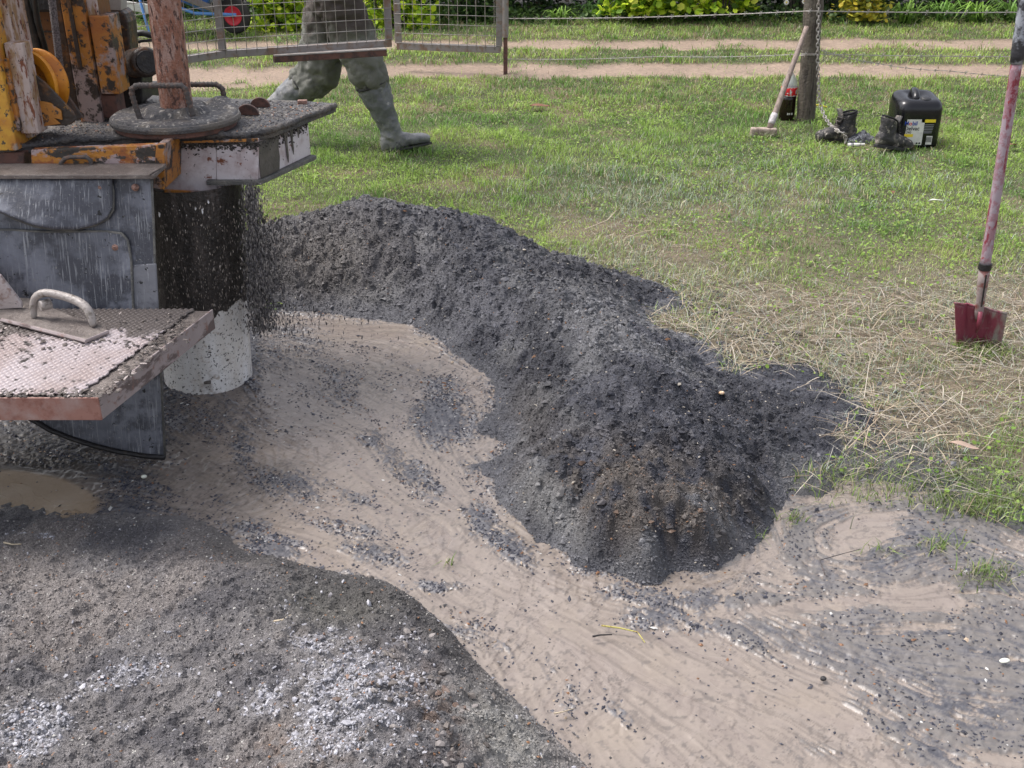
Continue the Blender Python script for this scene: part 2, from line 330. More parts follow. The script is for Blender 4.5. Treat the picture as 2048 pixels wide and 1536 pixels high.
# ------------------------------------------------------------------ land forms
def rbf(pts):
    P = np.array([(p[0], p[1]) for p in pts]); z = np.array([p[2] for p in pts]); c = 0.06
    D = np.sqrt(((P[:, None]-P[None])**2).sum(-1)+c*c); n = len(P)
    A = np.zeros((n+1, n+1)); A[:n, :n] = D; A[:n, :n] += np.eye(n)*-0.004; A[n, :n] = 1; A[:n, n] = 1
    s = np.linalg.solve(A, np.append(z, 0))
    def f(X, Y):
        o = np.full(X.shape, s[n])
        for i in range(n): o += s[i]*np.sqrt((X-P[i, 0])**2+(Y-P[i, 1])**2+c*c)
        return o
    return f
def cps(l): return [tuple(at(px, py, z)) for px, py, z in l]
inner = [(420, 640), (530, 616), (640, 624), (740, 636), (830, 650), (885, 680), (930, 716), (985, 752), (1003, 790), (975, 838), (957, 880),
         (950, 925), (985, 962), (1003, 1005), (1050, 1048), (1110, 1072), (1150, 1115), (1200, 1136), (1330, 1143), (1450, 1122), (1510, 1084), (1545, 1030), (1575, 990), (1605, 962)]
outer = [(1640, 922), (1655, 880), (1720, 830), (1700, 800), (1625, 770), (1562, 737), (1500, 752), (1432, 737), (1402, 692), (1300, 650), (1285, 622), (1352, 600), (1290, 562), (1200, 541), (1130, 526)]
c1 = cps([(px, py, -0.012) for px, py in inner])+cps([(px, py, 0.006) for px, py in outer])
c1 += cps([(500, 470, .15), (600, 442, .20), (680, 408, .26), (745, 398, .285), (800, 411, .28), (880, 424, .265), (960, 455, .24), (1020, 487, .20),
           (1060, 515, .17), (1120, 560, .17), (1200, 620, .18), (1100, 590, .22), (1180, 660, .21), (1250, 720, .215), (1300, 790, .22), (1330, 860, .20), (1320, 930, .175), (1240, 930, .155),
           (1230, 1000, .15), (1380, 1000, .14), (1450, 900, .13), (1500, 830, .08), (1580, 880, .05), (1080, 955, .11), (1110, 990, .115), (1040, 930, .08),
           (1100, 850, .10), (1130, 760, .14), (1060, 700, .11), (1000, 620, .12), (900, 560, .15), (840, 560, .10), (830, 600, .055), (1180, 1050, .10), (1300, 1080, .10), (1420, 1060, .08),
           (700, 520, .145), (600, 530, .12), (780, 520, .15), (640, 580, .05), (750, 585, .06), (1400, 780, .10), (1350, 700, .09), (1270, 600, .05), (1500, 960, .09), (1560, 920, .04), (950, 660, .06),
           (1200, 1185, -.05), (1260, 1190, -.05), (1330, 1195, -.05), (1400, 1185, -.05), (1280, 1235, -.09), (1130, 1165, -.05), (1500, 1150, -.05), (1340, 1115, .018), (1230, 1105, .035), (1430, 1085, .04), (1480, 1070, .025), (1180, 1095, .03)])
c1 += [(-1.4, 4.0, .06), (-1.5, 4.6, -.05), (-.9, 5.0, -.05), (-.4, 5.15, -.06), (.0, 4.85, -.05), (.3, 4.6, -.04), (.6, 4.35, -.05), (.9, 4.0, -.05), (1.3, 3.6, -.06), (1.5, 3.1, -.06), (1.4, 2.7, -.05),
       (-1.2, 4.3, .10), (-2.2, 4.2, -.05), (-.3, 3.4, -.08), (-.1, 2.9, -.08), (-.2, 2.5, -.08), (.5, 2.05, -.08), (1.0, 2.2, -.08)]
f1 = rbf(c1)
edge2 = [(-200, 1050), (0, 1047), (100, 1046), (220, 1052), (370, 1062), (430, 1092), (480, 1118), (560, 1120), (640, 1150), (740, 1168), (830, 1205), (872, 1242), (905, 1285), (945, 1335), (1000, 1382), (1060, 1440), (1115, 1490), (1165, 1536), (1260, 1640)]
ez = lambda px: float(np.interp(px, [0, 480, 640, 740, 872, 945, 1060, 1165, 1260], [-.004, .0, .03, .055, .065, .06, .04, .02, .0]))
c2 = cps([(px, py, ez(px)) for px, py in edge2])+cps([(px+8, py-14, -.055) for px, py in edge2 if px > 500])
c2 += cps([(600, 1160, .05), (660, 1215, .03), (700, 1225, .035), (620, 1190, .045), (740, 1205, .075), (820, 1250, .10), (800, 1320, .155), (700, 1290, .15), (600, 1230, .12), (640, 1400, .21), (760, 1400, .21), (860, 1400, .15), (900, 1440, .17), (990, 1480, .12), (1050, 1536, .09),
           (850, 1536, .20), (700, 1536, .22), (520, 1330, .16), (450, 1200, .08), (300, 1150, .05), (100, 1150, .045), (100, 1300, .09), (300, 1300, .10), (420, 1450, .14), (200, 1450, .12), (40, 1450, .14), (500, 1536, .17), (200, 1600, .16), (0, 1700, .17), (700, 1700, .22), (1000, 1700, .12), (-300, 1300, .08)])
c2 += [(-.1, 2.1, -.05), (.15, 1.75, -.06), (.3, 1.4, -.06), (-.6, 2.6, -.05), (-1.2, 2.75, -.06), (.4, 1.0, -.05)]
f2 = rbf(c2)
EDGE2 = [tuple(at(px, py, ez(px))[:2]) for px, py in edge2]
def mound1(X, Y): 
    h = f1(X, Y); k = sst(-.01, .08, h)
    lump = (fbm(X, Y, 6, 3, 21)-.5)*.070+(fbm(X, Y, 21, 4, 31, .62)-.5)*.038+(fbm(X, Y, 95, 3, 41, .7)-.5)*.018+.016*sst(.5, .62, fbm(X, Y, 34, 2, 51))
    rill = -.013*(1-sst(.0, .035, np.abs(fbm(X, Y, 5, 3, 61)-.5)))
    return h+(lump+rill)*(.30+.7*k)
def mound2(X, Y):
    h = f2(X, Y); k = sst(-.01, .08, h)
    return h+((fbm(X, Y, 8, 3, 121)-.5)*.03+(fbm(X, Y, 26, 4, 131, .6)-.5)*.030+.010*sst(.52, .62, fbm(X, Y, 40, 2, 151))+(fbm(X, Y, 110, 3, 141, .7)-.5)*.012)*(.30+.7*k)

# mud region (liquid): everything between the heaps
mudpoly = gpoly([(-700, 880), (-300, 780), (300, 640), (430, 600), (560, 600), (700, 590), (900, 640), (1050, 800), (1100, 950), (1250, 1050), (1420, 1050), (1500, 1000), (1560, 965), (1700, 935), (1800, 950), (1900, 975), (1960, 1010), (2060, 1050), (2200, 1070), (2600, 1200), (2900, 1800), (2000, 3000), (0, 3000), (-1800, 2000)])
def mudsd(X, Y): return sdf(mudpoly, X, Y)+(fbm(X, Y, 6, 4, 201)-.5)*.16
def ground_z(X, Y):
    s = mudsd(X, Y)
    z = -.045*sst(-.02, .12, s)+(fbm(X, Y, 1.2, 3, 211)-.5)*.03*sst(2, 4, Y)+(fbm(X, Y, 9, 3, 221)-.5)*.012
    tr = track(X, Y); z = z-.02*tr
    return z
def track(X, Y):
    wob = (fbm(X, Y, 1.5, 3, 231)-.5)*.8
    c = 9.25-0.9*sst(-1.0, -4.5, X)*1.0+.04*X*0
    half = .33+.45*sst(-.8, -3.5, X)
    a = 1-sst(half*.5, half*1.25, np.abs(Y-c-wob*.5))
    b = 1-sst(.16, .40, np.abs(Y-10.65-wob*.45))
    rag = fbm(X, Y, 5, 4, 241)
    return np.clip(np.maximum(a, b)*1.6*(.05+rag*1.6)-.2, 0, 1)
def lerp(a, b, t): return a*(1-t[..., None])+np.asarray(b)[None]*t[..., None]

# --- ground sheet
xs = np.concatenate([np.linspace(-60, -8, 14)[:-1], np.linspace(-8, -3, 60)[:-1], np.linspace(-3, 3.6, 330)[:-1], np.linspace(3.6, 9, 60)[:-1], np.linspace(9, 60, 14)])
ys = np.concatenate([np.linspace(-30, 1, 12)[:-1], np.linspace(1, 6, 250)[:-1], np.linspace(6, 13, 180)[:-1], np.linspace(13, 120, 20)])
X, Y = np.meshgrid(xs, ys); Z = ground_z(X, Y)
col = np.zeros(X.shape+(3,))+np.array((0.055, 0.062, 0.022))
n1 = fbm(X, Y, 3, 4, 251); col = lerp(col, (0.13, 0.10, 0.06), sst(.48, .7, n1))
dry = sst(6.2, 3.6, Y); col = lerp(col, (0.15, 0.12, 0.085), dry*.8)
tk = track(X, Y); n2 = fbm(X, Y, 7, 4, 261)
dirt = np.array((0.26, 0.195, 0.145))*(.82+.36*n2[..., None])
col = col*(1-np.clip(tk*1.6, 0, 1)[..., None])+dirt*np.clip(tk*1.6, 0, 1)[..., None]
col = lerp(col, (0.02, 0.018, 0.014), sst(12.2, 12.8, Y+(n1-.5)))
ms = mudsd(X, Y); col = lerp(col, (0.075, 0.075, 0.078), sst(-.35, -.02, ms+(n2-.5)*.3))
cols = np.concatenate([col, np.ones(X.shape+(1,))*.1], -1).reshape(-1, 4)
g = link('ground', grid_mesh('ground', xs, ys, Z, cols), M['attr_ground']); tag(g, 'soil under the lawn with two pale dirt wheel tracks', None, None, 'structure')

# --- liquid mud sheet
RES = 0.0034
xs = np.arange(-1.9, 2.15, RES); ys = np.arange(1.3, 4.0, RES)
X, Y = np.meshgrid(xs, ys); ms = mudsd(X, Y); PX, PY = project(X, Y, np.zeros_like(X))
# flow direction field from a few arrows read in the photo
arr = [(560, 650, 840, 655), (700, 700, 900, 760), (880, 700, 975, 790), (960, 800, 940, 900), (940, 900, 980, 1010), (500, 780, 640, 900), (600, 850, 850, 980), (430, 860, 560, 1000), (200, 980, 420, 980), (400, 1000, 700, 1060),
       (700, 1050, 900, 1150), (1000, 1040, 1150, 1150), (900, 1180, 1100, 1300), (1150, 1150, 1400, 1230), (1560, 1010, 1500, 1100), (1500, 1110, 1300, 1180), (1700, 1000, 1570, 1010), (1900, 1010, 1700, 990), (1200, 1250, 1500, 1400),
       (1450, 1230, 1750, 1350), (1750, 1350, 2100, 1500), (1500, 1450, 1800, 1600), (1700, 1150, 1900, 1100), (1950, 1130, 2100, 1180), (1780, 1240, 1930, 1230), (1500, 1180, 1700, 1160), (2000, 1250, 2200, 1330), (1100, 1350, 1300, 1500), (1000, 1300, 1080, 1420)]
U = np.zeros_like(X); Vv = np.zeros_like(X)
for a, b, c, d in arr:
    p, q = at(a, b), at(c, d); m = (p+q)/2; e = (q-p).normalized(); wgt = 1/(((X-m.x)**2+(Y-m.y)**2)**1.3+.0008)
    U += wgt*e.x; Vv += wgt*e.y
L = np.hypot(U, Vv); U /= L; Vv /= L
ang = (fbm(X, Y, 5, 3, 301)-.5)*1.5; U, Vv = U*np.cos(ang)-Vv*np.sin(ang), U*np.sin(ang)+Vv*np.cos(ang)
def lic(src, u, v, n):
    H, W = src.shape; acc = src.copy()
    jj, ii = np.meshgrid(np.arange(W, dtype=float), np.arange(H, dtype=float))
    for sg in (1, -1):
        x = jj.copy(); y = ii.copy()
        for k in range(n):
            a = np.clip(x, 0, W-1).astype(int); b = np.clip(y, 0, H-1).astype(int)
            x += sg*u[b, a]; y += sg*v[b, a]
            acc += src[np.clip(y, 0, H-1).astype(int), np.clip(x, 0, W-1).astype(int)]
    return acc/(2*n+1)
def norm01(a): return np.clip((a-a.mean())/(a.std()*4)+.5, 0, 1)
def blur(a, n=1):
    for _ in range(n):
        a = (a+np.roll(a, 1, 0)+np.roll(a, -1, 0)+np.roll(a, 1, 1)+np.roll(a, -1, 1))/5
    return a
white = RNG.random(X.shape)
streak = norm01(lic(blur(white, 1), U, Vv, 30))                           # fine lines down the flow
streak2 = norm01(lic(fbm(X, Y, 30, 3, 311), U, Vv, 26))                  # broader bands
rip = norm01(lic(blur(RNG.random(X.shape), 3), -Vv, U, 7))               # ripples across the flow
U2r, V2r = -Vv, U; wv = (fbm(X, Y, 12, 3, 322)-.5)*3.2+.45; U2r, V2r = U2r*np.cos(wv)-V2r*np.sin(wv), U2r*np.sin(wv)+V2r*np.cos(wv)
n1w = norm01(lic(fbm(X, Y, 74, 2, 321, .6)+.08*white, U2r, V2r, 8)); wline = 1-sst(.0, .05, np.abs(n1w-.5))
def ell(px, py, rx, ry, a=0):
    ca, sa = math.cos(R(a)), math.sin(R(a)); dx, dy = PX-px, PY-py
    return np.exp(-(((dx*ca+dy*sa)/rx)**2+((-dx*sa+dy*ca)/ry)**2))
dark = np.zeros_like(X)
blobs = [(885, 765, 40, 18, 0, .8), (885, 832, 52, 46, 0, 1.5), (750, 875, 34, 18, 20, .9), (815, 935, 75, 26, 35, .9), (862, 968, 26, 16, 0, .8), (485, 880, 24, 50, 0, .8), (580, 960, 75, 26, 10, .9), (700, 990, 50, 18, 10, .6), (545, 1090, 52, 24, 5, 1.5),
         (745, 1100, 60, 20, 15, 1.0), (505, 1045, 34, 14, 0, .9), (690, 1050, 80, 16, 10, .6), (870, 1165, 55, 10, 0, .9), (962, 1035, 26, 34, -30, 1.2), (1015, 1085, 55, 24, 30, 1.2), (500, 700, 26, 90, 0, 1.0), (560, 690, 120, 60, 0, .42), (680, 760, 110, 80, 20, .32),
         (1300, 1190, 90, 20, 8, .9), (1400, 1195, 100, 18, 0, 1.1), (1250, 1150, 70, 14, 20, .6), (1320, 1220, 70, 26, 0, 1.0), (1530, 1185, 120, 14, -4, .9), (1640, 1140, 80, 50, 0, 1.0), (1600, 1060, 60, 60, 0, 1.1), (1650, 1020, 70, 22, 0, 1.1), (1800, 1110, 300, 90, 0, .95), (1850, 1260, 260, 60, 0, 1.2), (1640, 1100, 90, 40, 0, 1.1),
         (1900, 1060, 130, 70, 0, 1.3), (2000, 1150, 120, 60, 0, 1.3), (1750, 1130, 80, 40, 0, .9), (1780, 1000, 120, 24, 0, .8), (1950, 1000, 120, 40, 0, 1.2), (1560, 1130, 60, 30, -20, .6),
         (1800, 1450, 60, 22, 30, 1.1), (1880, 1500, 90, 30, 25, 1.3), (1730, 1400, 50, 16, 30, .8), (1620, 1490, 60, 22, 10, .6), (1240, 1420, 40, 14, 45, .5), (1140, 1385, 26, 34, 0, .4), (1100, 1330, 16, 30, 0, .5), (930, 1250, 60, 22, 0, .5), (1010, 1280, 50, 20, 20, .4),
         (230, 1010, 90, 30, 0, 1.2), (60, 870, 200, 45, 0, 1.4), (240, 940, 90, 30, 20, .9), (-60, 960, 60, 90, 0, 1.2), (330, 800, 60, 70, 0, .9), (100, 1042, 160, 16, 0, 1.2), (450, 1000, 30, 20, 0, .3), (430, 830, 110, 40, 0, .5), (900, 700, 60, 14, 35, .35)]
for px, py, rx, ry, a, s in blobs: dark = np.maximum(dark, 1.25*s*ell(px, py, rx*1.08, ry*1.12, a))
bigp = gpoly([(1330, 1235), (1480, 1212), (1700, 1228), (1850, 1258), (1990, 1200), (2300, 1200), (2500, 1600), (2060, 1520), (1930, 1470), (1750, 1385), (1600, 1330), (1470, 1275)])
dark = np.maximum(dark, sst(-.03, .05, sdf(bigp, X, Y)+(streak2-.5)*.06)*1.25)
for px, py, rx, ry, a, s in [(1725, 1050, 56, 26, -10, 1.1), (1700, 1082, 70, 14, -20, .8), (1850, 1190, 92, 34, 0, 1.05), (1640, 1200, 90, 10, -6, .8), (1840, 1245, 80, 9, -4, .9), (70, 980, 120, 40, 10, 1.5), (1560, 1030, 20, 50, 20, 1.0), (1680, 985, 90, 12, 0, .8), (1500, 1110, 60, 20, -20, .6), (1840, 965, 60, 10, 0, .5)]:
    dark = dark-s*ell(px, py, rx, ry, a)
lic_edge = (streak-.5)*.75+(streak2-.5)*.55+(fbm(X, Y, 40, 3, 331)-.5)*.6
h1m = mound1(X, Y); h2m = mound2(X, Y)
fr_ = np.maximum(sst(-.075, -.005, h1m), sst(-.05, .0, h2m)*.9)*(.25+1.0*fbm(X, Y, 12, 3, 334)); dark = np.maximum(dark, fr_*.62)
silt_ = sst(1320, 1560, PX)*sst(940, 1000, PY)
gran = fbm(X, Y, 120, 3, 333, .8); gran2 = RNG.random(X.shape)
darkm = sst(.44, .88, dark+(lic_edge*(.9+.7*silt_)+(gran-.5)*2.2*(1-.7*silt_)+(gran2-.5)*.25*(1-silt_))*sst(.10, .42, dark))
MUD = dict(dark=dark, xs=xs, ys=ys)
c = np.zeros(X.shape+(3,))+np.array((0.245, 0.208, 0.178))
c = lerp(c, (0.215, 0.180, 0.158), sst(.45, .8, streak2)*.6)
c = lerp(c, (0.14, 0.118, 0.102), sst(.60, .85, streak)*.6)
c = lerp(c, (0.262, 0.220, 0.178), sst(.55, .8, fbm(X, Y, 9, 3, 341))*.5)
crk = np.abs(norm01(lic(fbm(X, Y, 14, 3, 351)+.25*white, U, Vv, 12))-.5); cm_ = sst(.46, .56, fbm(X, Y, 6, 3, 352)); c = lerp(c, (0.105, 0.088, 0.078), (1-sst(.0, .022, crk))*.75*cm_)
pm_ = sst(.40, .62, fbm(X, Y, 5.5, 4, 353)); c = lerp(c, (0.085, 0.070, 0.062), wline*.62*pm_); c = lerp(c, (0.27, 0.232, 0.205), sst(.5, .62, n1w)*.45*pm_)
c = lerp(c, (0.15, 0.13, 0.118), sst(.05, .5, dark)*sst(.42, .64, gran*.6+streak*.4)*.65)
c = lerp(c, (0.12, 0.105, 0.095), sst(.66, .74, fbm(X, Y, 75, 3, 354))*.6)
nearcas = ell(480, 760, 170, 120); c = lerp(c, (0.15, 0.125, 0.11), nearcas*.8*sst(.3, .6, fbm(X, Y, 24, 4, 361)))
dcol = np.array((0.060, 0.061, 0.072))+(.10*np.clip(streak2-.42, 0, 1)+.07*np.clip(streak-.45, 0, 1)+.16*np.clip(gran-.5, 0, 1))[..., None]*np.array((1, .95, .89))*1.6
dcol = lerp(dcol, (0.135, 0.125, 0.118), silt_*sst(.40, .64, .55*streak2+.45*fbm(X, Y, 6, 4, 336))*.9); dcol = lerp(dcol, (0.165, 0.148, 0.132), silt_*sst(.46, .7, streak)*.6)
c = c*(1-darkm[..., None])+dcol*darkm[..., None]
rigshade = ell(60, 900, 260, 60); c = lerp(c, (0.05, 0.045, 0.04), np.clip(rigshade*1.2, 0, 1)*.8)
pud = np.clip(ell(70, 980, 120, 40, 10)*1.5, 0, 1); c = lerp(c, (0.33, 0.25, 0.17), sst(.35, .6, pud))
smooth_ = np.clip(sst(.3, .6, pud)+sst(.4, .7, ell(1725, 1055, 48, 26))+sst(.4, .7, ell(1850, 1190, 85, 36))+sst(.4, .8, ell(720, 655, 160, 26)), 0, 1)
ripmask = sst(.38, .66, fbm(X, Y, 4.6, 4, 371))*.85+.15
ripamp = (1-smooth_)*(1-.5*darkm)
Z = -.016+.012*0+(fbm(X, Y, 3, 3, 381)-.5)*.014+(fbm(X, Y, 16, 3, 382)-.5)*.007*(1-smooth_)+darkm*.004+darkm*(fbm(X, Y, 60, 3, 391)-.5)*.009
Z += ripamp*ripmask*(sst(.40, .56, n1w)*.0021+(rip-.5)*.0016)+(streak-.5)*.0018*(1-smooth_)
# fan of slurry built up round the casing foot
cc = at(405, 765); Z += .03*np.exp(-((X-cc.x)**2+(Y-cc.y)**2)/.10)
Z -= .05*sst(.02, -.14, ms)
wet = np.clip(.85+.2*smooth_+.25*silt_-.35*darkm+.35*(streak2-.5), 0, 1)
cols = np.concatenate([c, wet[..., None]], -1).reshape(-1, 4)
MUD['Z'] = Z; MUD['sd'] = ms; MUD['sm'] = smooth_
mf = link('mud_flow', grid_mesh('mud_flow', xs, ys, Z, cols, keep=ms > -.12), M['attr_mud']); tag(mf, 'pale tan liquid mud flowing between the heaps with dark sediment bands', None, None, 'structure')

# --- heaps
def heap(name, fn, x0, x1, y0, y1, res, colfn, label, keepz=-.05):
    xs = np.arange(x0, x1, res); ys = np.arange(y0, y1, res); X, Y = np.meshgrid(xs, ys); Z = fn(X, Y)
    c = colfn(X, Y, Z); cols = np.concatenate([c, np.ones(X.shape+(1,))*.3], -1).reshape(-1, 4)
    o = link(name, grid_mesh(name, xs, ys, Z, cols, keep=Z > keepz), M['attr_mound']); return tag(o, label, 'spoil heap')
def pxm(X, Y, Z, px, py, rx, ry, a=0):
    P, Q = project(X, Y, Z); ca, sa = math.cos(R(a)), math.sin(R(a)); dx, dy = P-px, Q-py
    return np.exp(-(((dx*ca+dy*sa)/rx)**2+((-dx*sa+dy*ca)/ry)**2))
def col1(X, Y, Z):
    c = np.zeros(X.shape+(3,))+np.array((0.088, 0.090, 0.104)); n = fbm(X, Y, 9, 4, 401); rt = sst(850, 1150, project(X, Y, Z)[0])
    c = lerp(c, (0.054, 0.056, 0.072), rt*.6); c = lerp(c, (0.028, 0.030, 0.041), sst(.42, .54, n)*(.55+.45*rt)); c = lerp(c, (0.165, 0.166, 0.172), sst(.53, .66, fbm(X, Y, 6, 4, 411))*.6)
    c = lerp(c, (0.095, 0.085, 0.078), pxm(X, Y, Z, 640, 510, 170, 110)*.85)
    nb = fbm(X, Y, 30, 4, 421); c = lerp(c, (0.092, 0.078, 0.066), np.clip(pxm(X, Y, Z, 1290, 990, 220, 95, 12)*1.6, 0, 1)*sst(.30, .56, nb)*.8)
    c = lerp(c, (0.20, 0.20, 0.20), np.clip(pxm(X, Y, Z, 1110, 1020, 40, 90, -35)*1.3, 0, 1)*.75)
    c = lerp(c, (0.16, 0.16, 0.165), pxm(X, Y, Z, 1160, 640, 90, 60, 30)*.6)
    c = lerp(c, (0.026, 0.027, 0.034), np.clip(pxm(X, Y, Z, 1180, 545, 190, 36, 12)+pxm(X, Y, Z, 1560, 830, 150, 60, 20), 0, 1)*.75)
    c = lerp(c, (0.14, 0.125, 0.11), pxm(X, Y, Z, 1060, 820, 50, 60)*.4)
    base = sst(.035, .0, Z+(n-.5)*.04); c = lerp(c, (0.12, 0.122, 0.135), base*.5*sst(.9, .6, X))
    return c
def col2(X, Y, Z):
    c = np.zeros(X.shape+(3,))+np.array((0.152, 0.143, 0.143)); n = fbm(X, Y, 8, 4, 501)
    c = lerp(c, (0.088, 0.084, 0.090), sst(.45, .62, n)); c = lerp(c, (0.20, 0.178, 0.165), sst(.52, .7, fbm(X, Y, 5, 4, 511))*.6)
    c = lerp(c, (0.085, 0.082, 0.072), np.clip(pxm(X, Y, Z, 680, 1205, 130, 55)*1.2, 0, 1)*.85)
    c = lerp(c, (0.23, 0.225, 0.21), np.clip(pxm(X, Y, Z, 1010, 1470, 60, 110, -45)*1.3, 0, 1)*.9)
    c = lerp(c, (0.13, 0.088, 0.065), np.clip(pxm(X, Y, Z, 860, 1430, 60, 100, -30)*1.1, 0, 1)*sst(.45, .6, fbm(X, Y, 40, 3, 521))*.8)
    c = lerp(c, (0.15, 0.10, 0.07), np.clip(pxm(X, Y, Z, 600, 1510, 90, 50), 0, 1)*sst(.45, .6, fbm(X, Y, 40, 3, 531))*.7)
    P_, Q_ = project(X, Y, Z); ld = polydist(EDGE2, X, Y, False); c = lerp(c, (0.058, 0.055, 0.054), sst(.13, .01, ld+(n-.5)*.12)*sst(330, 520, P_)*sst(1050, 900, P_)*.85)
    c = lerp(c, (0.28, 0.28, 0.30), gravmask(X, Y, Z)*.55)
    return c
def gravmask(X, Y, Z):
    m = np.zeros_like(X)
    for a in [(720, 1400, 160, 110, 20, 1.2), (640, 1290, 110, 50, 0, .9), (560, 1230, 40, 30, 0, .6), (700, 1490, 130, 60, 10, 1.1), (820, 1300, 60, 60, 30, .7), (540, 1390, 90, 70, 0, .75), (500, 1290, 60, 40, 0, .5), (830, 1470, 60, 60, 0, .7), (250, 1345, 120, 34, -14, .9), (350, 1350, 70, 24, -10, .7), (60, 1460, 90, 70, -30, 1.2),
              (150, 1380, 60, 30, -30, .7), (120, 1320, 60, 30, 0, .4), (430, 1400, 50, 30, 0, .45), (470, 1440, 40, 20, 0, .35), (60, 1070, 80, 12, 0, .7), (250, 1450, 60, 30, 0, .5)]:
        m = np.maximum(m, a[5]*pxm(X, Y, Z, *a[:5]))
    q_ = np.clip(m, 0, 1.1)*(.15+1.5*fbm(X, Y, 11, 4, 541, .65))+(fbm(X, Y, 45, 3, 542)-.5)*.5*np.clip(m*2, 0, 1)
    return np.clip(sst(.28, 1.0, q_)**1.3*1.15, 0, 1)
heap('spoil_heap', mound1, -2.3, 1.9, 2.0, 5.3, .0065, col1, 'long dark charcoal berm of wet drill cuttings curving beside the lawn')
heap('spoil_heap', mound2, -2.2, .6, .6, 2.85, .0050, col2, 'grey foreground heap of drill cuttings strewn with white gravel')

# ------------------------------------------------------------------ chips and gravel
ico = bmesh.new(); bmesh.ops.create_icosphere(ico, subdivisions=1, radius=1.0)
IV = np.array([v.co[:] for v in ico.verts]); IF = np.array([[v.index for v in f.verts] for f in ico.faces]); ico.free()
OV = np.array([(1, 0, 0), (-1, 0, 0), (0, 1, 0), (0, -1, 0), (0, 0, 1), (0, 0, -1)], float)
OF = np.array([(0, 2, 4), (2, 1, 4), (1, 3, 4), (3, 0, 4), (2, 0, 5), (1, 2, 5), (3, 1, 5), (0, 3, 5)])
def chips(name, P, size, cols, flat=.55, big=True, aniso=.35, tiltmax=.6, parent=None, elong=None, smooth=False):
    n = len(P); BV, BF = (IV, IF) if big else (OV, OF); k = len(BV)
    V = np.repeat(BV[None], n, 0)*(1+RNG.uniform(-.32, .32, (n, k, 1)))
    sc = np.stack([size*RNG.uniform(1, 1+aniso*2, n), size*RNG.uniform(.7, 1, n), size*flat*RNG.uniform(.7, 1.2, n)], 1)
    if elong is not None: sc[:, 2] = elong
    V = V*sc[:, None]
    az = RNG.uniform(0, 2*PI, n); tl = RNG.uniform(0, tiltmax, n); ta = RNG.uniform(0, 2*PI, n)
    def rz(V, a): c, s = np.cos(a)[:, None], np.sin(a)[:, None]; return np.stack([V[..., 0]*c-V[..., 1]*s, V[..., 0]*s+V[..., 1]*c, V[..., 2]], -1)
    def rx(V, a): c, s = np.cos(a)[:, None], np.sin(a)[:, None]; return np.stack([V[..., 0], V[..., 1]*c-V[..., 2]*s, V[..., 1]*s+V[..., 2]*c], -1)
    V = rz(rx(rz(V, az), tl), ta)+P[:, None]
    Fc = (BF[None]+np.arange(n)[:, None, None]*k).reshape(-1, 3)
    cc_ = np.concatenate([cols, np.ones((n, 1))], 1); cc_ = np.repeat(cc_, k, 0)
    me = fast_mesh(name, V.reshape(-1, 3), Fc, cc_, smooth)
    return link(name, me, M['attr_chip'], parent)
def palette(n, pal, wts, jit=.25):
    pal = np.array(pal); i = RNG.choice(len(pal), n, p=np.array(wts)/sum(wts)); return pal[i]*(1+RNG.uniform(-jit, jit, (n, 1)))
DARKP = [(0.024, 0.026, 0.040), (0.045, 0.047, 0.064), (0.078, 0.078, 0.094), (0.20, 0.10, 0.05), (0.36, 0.28, 0.20), (0.5, 0.5, 0.48)]
# on the mud: sample grid cells by density
xs, ys = MUD['xs'], MUD['ys']; dk = MUD['dark']
dens = np.clip(dk, 0, 1)**1.1*.17*(.25+1.5*sst(.35, .7, streak2))*(1-.55*silt_)+.0030*(.3+sst(.5, .75, fbm(X, Y, 5, 3, 601))*4)
dens[(MUD['sd'] < -.02)] = 0; dens *= (1-.85*MUD['sm'])
ed_ = np.exp(-(sdf(bigp, X, Y)/.05)**2); dens *= 1-silt_*(1-ed_)*.72*sst(-.02, .03, sdf(bigp, X, Y))-silt_*.45*(1-sst(-.02, .03, sdf(bigp, X, Y)))
vis = (PX > -150) & (PX < 2200) & (PY < 1700); dens[~vis] = 0
hit = RNG.random(dens.shape) < dens
yy, xx = np.nonzero(hit); zz = MUD['Z'][yy, xx]; P = np.stack([xs[xx]+RNG.uniform(-.002, .002, len(xx)), ys[yy]+RNG.uniform(-.002, .002, len(xx)), zz+.0005], 1)
sz = RNG.uniform(.0016, .0042, len(P))*(1+.8*(RNG.random(len(P)) > .93))
o = chips('rock_chips', P, sz, palette(len(P), DARKP, (40, 30, 14, 4, 3, 2)), flat=.5, big=False, tiltmax=.4)
tag(o, 'dark rock chips carried in clusters on the pale mud', 'rock chips', None, 'stuff')
nmud = len(P)
def scatter(fn, n, x0, x1, y0, y1, zmin, extra=None, pxr=(-120, 2170)):
    X = RNG.uniform(x0, x1, n); Y = RNG.uniform(y0, y1, n); Z = fn(X, Y); PX, PY = project(X, Y, Z)
    k = (Z > zmin) & (PX > pxr[0]) & (PX < pxr[1]) & (PY < 1660)
    if extra is not None: k &= RNG.random(n) < extra(X, Y, Z)
    return np.stack([X[k], Y[k], Z[k]], 1)
def slope1(X, Y, Z):
    e = .01; return np.clip(np.hypot(mound1(X+e, Y)-Z, mound1(X, Y+e)-Z)/e*.55-.12, 0, 1)
P = np.concatenate([scatter(mound1, 190000, -2.0, 1.7, 2.1, 5.0, -.012), scatter(mound1, 260000, -2.0, 1.7, 2.1, 5.0, -.012, extra=slope1)])
edgeP = np.stack([RNG.uniform(-1.5, 2.0, 60000), RNG.uniform(2.4, 5.3, 60000)], 1); he = mound1(edgeP[:, 0], edgeP[:, 1]); k = (he > -.045) & (he < .0) & (mudsd(edgeP[:, 0], edgeP[:, 1]) < .0) & (RNG.random(60000) < .35)
